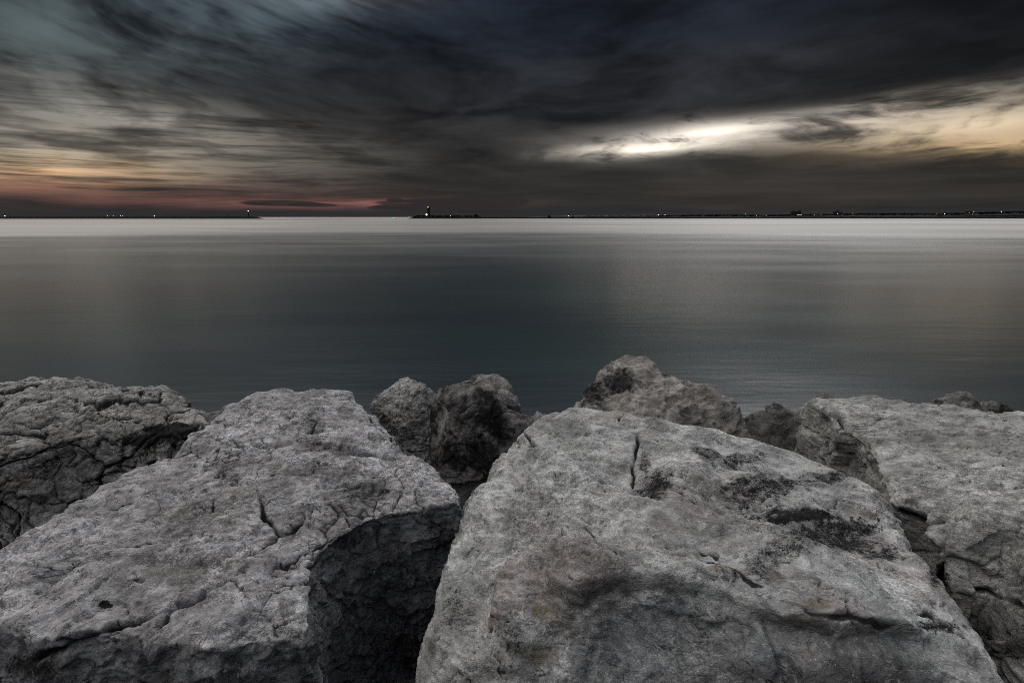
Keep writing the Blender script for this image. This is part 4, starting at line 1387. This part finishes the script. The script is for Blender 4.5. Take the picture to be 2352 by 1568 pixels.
# little boat with green and red lights
bx_, by_, _ = far(906.5, 1050)
bt = link('motor_boat', None, loc=(bx_, by_, 0.0), label='small low boat on the horizon showing green and red lights, left of the lighthouse', cat='boat')
V = []
for x, w_, z0_, z1_ in ((-4.2, 0.9, 0.0, 0.9), (-1.5, 1.3, -0.2, 0.9), (2.0, 1.1, -0.2, 1.0), (4.6, 0.08, 0.5, 1.35)):
    V += [(x, -w_, z1_), (x, 0, z0_), (x, w_, z1_)]
F = []
for i in range(3):
    a = i * 3
    F += [(a, a + 3, a + 4, a + 1), (a + 1, a + 4, a + 5, a + 2), (a, a + 2, a + 5, a + 3)]
F.append((0, 1, 2))
link('hull', plane_mesh('hull', V, F), M_metal, bt)
link('cabin', box_mesh((-1.6, 1.2, -0.8, 0.8, 0.85, 1.7)), M_metal, bt)
link('green_light', box_mesh((-4.0, 0.6, -1.35, -1.2, 1.0, 1.45)), E_green, bt)
link('red_light', box_mesh((1.2, 4.0, -1.2, -1.0, 1.05, 1.5)), E_redn, bt)

# far shore on the right: flat land, wooded rises, a few buildings and lamps
D3 = 2300.0
PR = [(1210, 497.6), (1300, 496.5), (1400, 495.5), (1480, 495.2), (1590, 492.8), (1680, 492.2), (1750, 493), (1850, 491.5), (1960, 489.5), (2060, 489), (2170, 489),
      (2260, 486.5), (2330, 484), (2420, 485.5), (2560, 486), (3200, 490)]


def ridge(name, dist, prof, mat, kind, base=-1.0, thick=160.0, nstep=900, lump=1.2, seed=1):
    X = np.linspace(prof[0][0], prof[-1][0], nstep)
    Yp = np.interp(X, [p[0] for p in prof], [p[1] for p in prof])
    rr = np.random.RandomState(seed)
    V, F = [], []
    for i in range(nstep):
        x, y, z = far(X[i], dist, Yp[i])
        z += lump * (0.8 * rr.rand() - 0.4)
        for (dy, f) in ((-6, 0.0), (0, 0.55), (thick * 0.3, 1.0), (thick, 0.0)):
            V.append((x * (1 + dy / dist), y + dy, base + (z - base) * f))
    for i in range(nstep - 1):
        for k in range(3):
            F.append((i * 4 + k, (i + 1) * 4 + k, (i + 1) * 4 + k + 1, i * 4 + k + 1))
    me = plane_mesh(name, V, F)
    return link(name, me, mat, kind=kind)


low = [(1205, 498.3)] + [(x, min(498.0, y + 3.2)) for x, y in PR]
ridge('far_shore', D3, low, M_black, 'structure', seed=4, lump=0.6)
ridge('distant_hills', 5200.0, [(1180, 498), (1300, 495.5), (1420, 494.2), (1500, 493.6), (1620, 494.5), (1750, 493.6), (1850, 492.6), (2000, 491), (2200, 491), (2400, 489), (3000, 492)],
      M_hill, 'structure', thick=600, seed=5, lump=1.5)
# tree line: thousands of crowns joined
tr = np.random.RandomState(8)
V, F = [], []
ico = [(0, 0, 1), (0.9, 0, 0.35), (0.28, 0.86, 0.35), (-0.73, 0.53, 0.35), (-0.73, -0.53, 0.35), (0.28, -0.86, 0.35), (0.75, 0.5, -0.5), (-0.3, 0.8, -0.5), (-0.9, 0, -0.5), (-0.3, -0.8, -0.5), (0.75, -0.5, -0.5)]
icf = [(0, 1, 2), (0, 2, 3), (0, 3, 4), (0, 4, 5), (0, 5, 1), (1, 6, 2), (2, 7, 3), (3, 8, 4), (4, 9, 5), (5, 10, 1), (2, 6, 7), (3, 7, 8), (4, 8, 9), (5, 9, 10), (1, 10, 6)]
for i in range(2600):
    X = tr.uniform(1330, 2900) if i % 3 else tr.uniform(1560, 2400)
    Yt = np.interp(X, [p[0] for p in PR], [p[1] for p in PR])
    d = D3 + 25 + tr.uniform(0, 40)
    x, y, z = far(X, d, Yt + 0.9)
    r_ = tr.uniform(2.2, 4.6) * (1.0 + 0.5 * (tr.rand() < 0.1))
    zc = z - tr.rand() ** 2 * 5.0
    b = len(V)
    V += [(x + q[0] * r_ * 1.25 + tr.uniform(-.5, .5), y + q[1] * r_, zc + q[2] * r_ * 0.8 + tr.uniform(-.5, .5)) for q in ico]
    F += [tuple(b + j for j in f) for f in icf]
link('tree_line', plane_mesh('tree_line', V, F), M_tree, kind='stuff', label='dark line of trees along the far shore on the right', cat='trees')


def house(X, dist, w_, h_, base_Y, label, lit=(), roof='gable', name='house', towers=(), floors=2):
    x, y, z = far(X, dist, base_Y)
    root = link(name, None, loc=(x, y, z - 4), label=label, cat='building', group='buildings on the far shore')
    link('wall', box_mesh((-w_ / 2, w_ / 2, 0, 10, 0, h_ + 4)), M_wall, root)
    t = h_ + 4
    V = [(-w_ / 2 - 0.5, -0.5, t), (w_ / 2 + 0.5, -0.5, t), (w_ / 2 + 0.5, 10.5, t), (-w_ / 2 - 0.5, 10.5, t), (-w_ / 2 + 2.5, 5, t + h_ * 0.35), (w_ / 2 - 2.5, 5, t + h_ * 0.35)]
    F = [(0, 1, 5, 4), (2, 3, 4, 5), (1, 2, 5), (3, 0, 4), (3, 2, 1, 0)]
    link('roof', plane_mesh('roof', V, F), M_roof, root)
    for tx, tw, th in towers:
        link('tower', box_mesh((tx - tw / 2, tx + tw / 2, -0.6, 9.0, 0, th + 4)), M_wall, root)
    k = 0
    n = max(2, int(w_ / 4))
    for fl in range(floors):
        for i in range(n):
            xx = -w_ / 2 + (i + 0.5) * w_ / n
            zz = 4 + h_ * (fl + 0.35) / floors
            on = (fl, i) in lit
            link('window', box_mesh((xx - 0.8, xx + 0.8, -0.30 if not on else -0.55, -0.04, zz, zz + 1.5)), E_warm if on else M_metal, root)
            k += 1
    return root


house(1828, D3 - 4, 42, 10, 491.5, 'large dark block with raised square ends standing above the far trees', [], towers=((-15, 8, 13.5), (14, 11, 14.5)), name='castle')
house(1836, D3 - 22, 22, 4, 495.2, 'low hall with a row of lit windows below the large dark block', [(0, i) for i in range(5)], floors=1)
house(1924, D3 - 10, 34, 9, 490.8, 'broad building with two lit windows on the wooded rise right of the large block', [(0, 3), (0, 4), (1, 5)], towers=((0, 12, 12),))
house(1758, D3 - 14, 18, 4, 496.0, 'low shed with one lit window near the water on the far shore', [(0, 2)], floors=1)
house(1886, D3 - 14, 16, 5, 493.6, 'small house with one lit window between the two large far buildings', [(0, 1)], floors=1)
house(2225, D3 - 12, 26, 8, 489.5, 'dark long house before the higher woods at the far right', [(0, 2)])
house(2160, D3 - 12, 18, 5, 493.5, 'small dark house beside the bright lamp on the far right shore', [], floors=1)
house(1516, D3 - 12, 20, 4, 497.0, 'low harbour shed under the pair of brightest shore lamps', [], floors=1)
for X, Y, r_, mt, lb in (
        (1512, 493.3, 2.3, E_hot, 'brightest white lamp of the far shore, left one of a close pair'),
        (1526.8, 493.4, 1.3, E_hot, 'smaller lamp just right of the brightest one on the far shore'),
        (1711, 491.2, 0.9, E_warm, 'faint lamp high in the trees left of the large dark block'),
        (1737, 495, 1.5, E_warm, 'yellow lamp at the waterside between the faint lamp and the low shed'),
        (1869, 493.2, 1.1, E_warm, 'small lamp just right of the large dark block'),
        (1922, 490.6, 1.7, E_warm, 'golden lamp in front of the broad building on the wooded rise'),
        (1957, 490.0, 0.9, E_warm, 'faint lamp alone in the trees right of the broad building'),
        (2148, 491.7, 1.0, E_warm, 'faint lamp left of the bright one beside the small dark house'),
        (2167, 491.5, 1.8, E_hot, 'bright white lamp beside the small dark house at the far right'),
        (2232, 486.3, 1.2, E_warm, 'upper one of two lamps standing one above the other at the far right'),
        (2231, 491.9, 1.0, E_warm, 'lower one of two lamps standing one above the other at the far right'),
        (2296, 486.0, 1.9, E_orange, 'orange red lamp high on the shore near the right edge of the picture')):
    lamp_post(X, Y, D3 - 40, lb, r_, mt, base=0.0)

print('SCRIPT', round(time.time() - T0, 1), 'tris', sum(len(o.data.polygons) * 2 for o in scene.objects if o.type == 'MESH'))
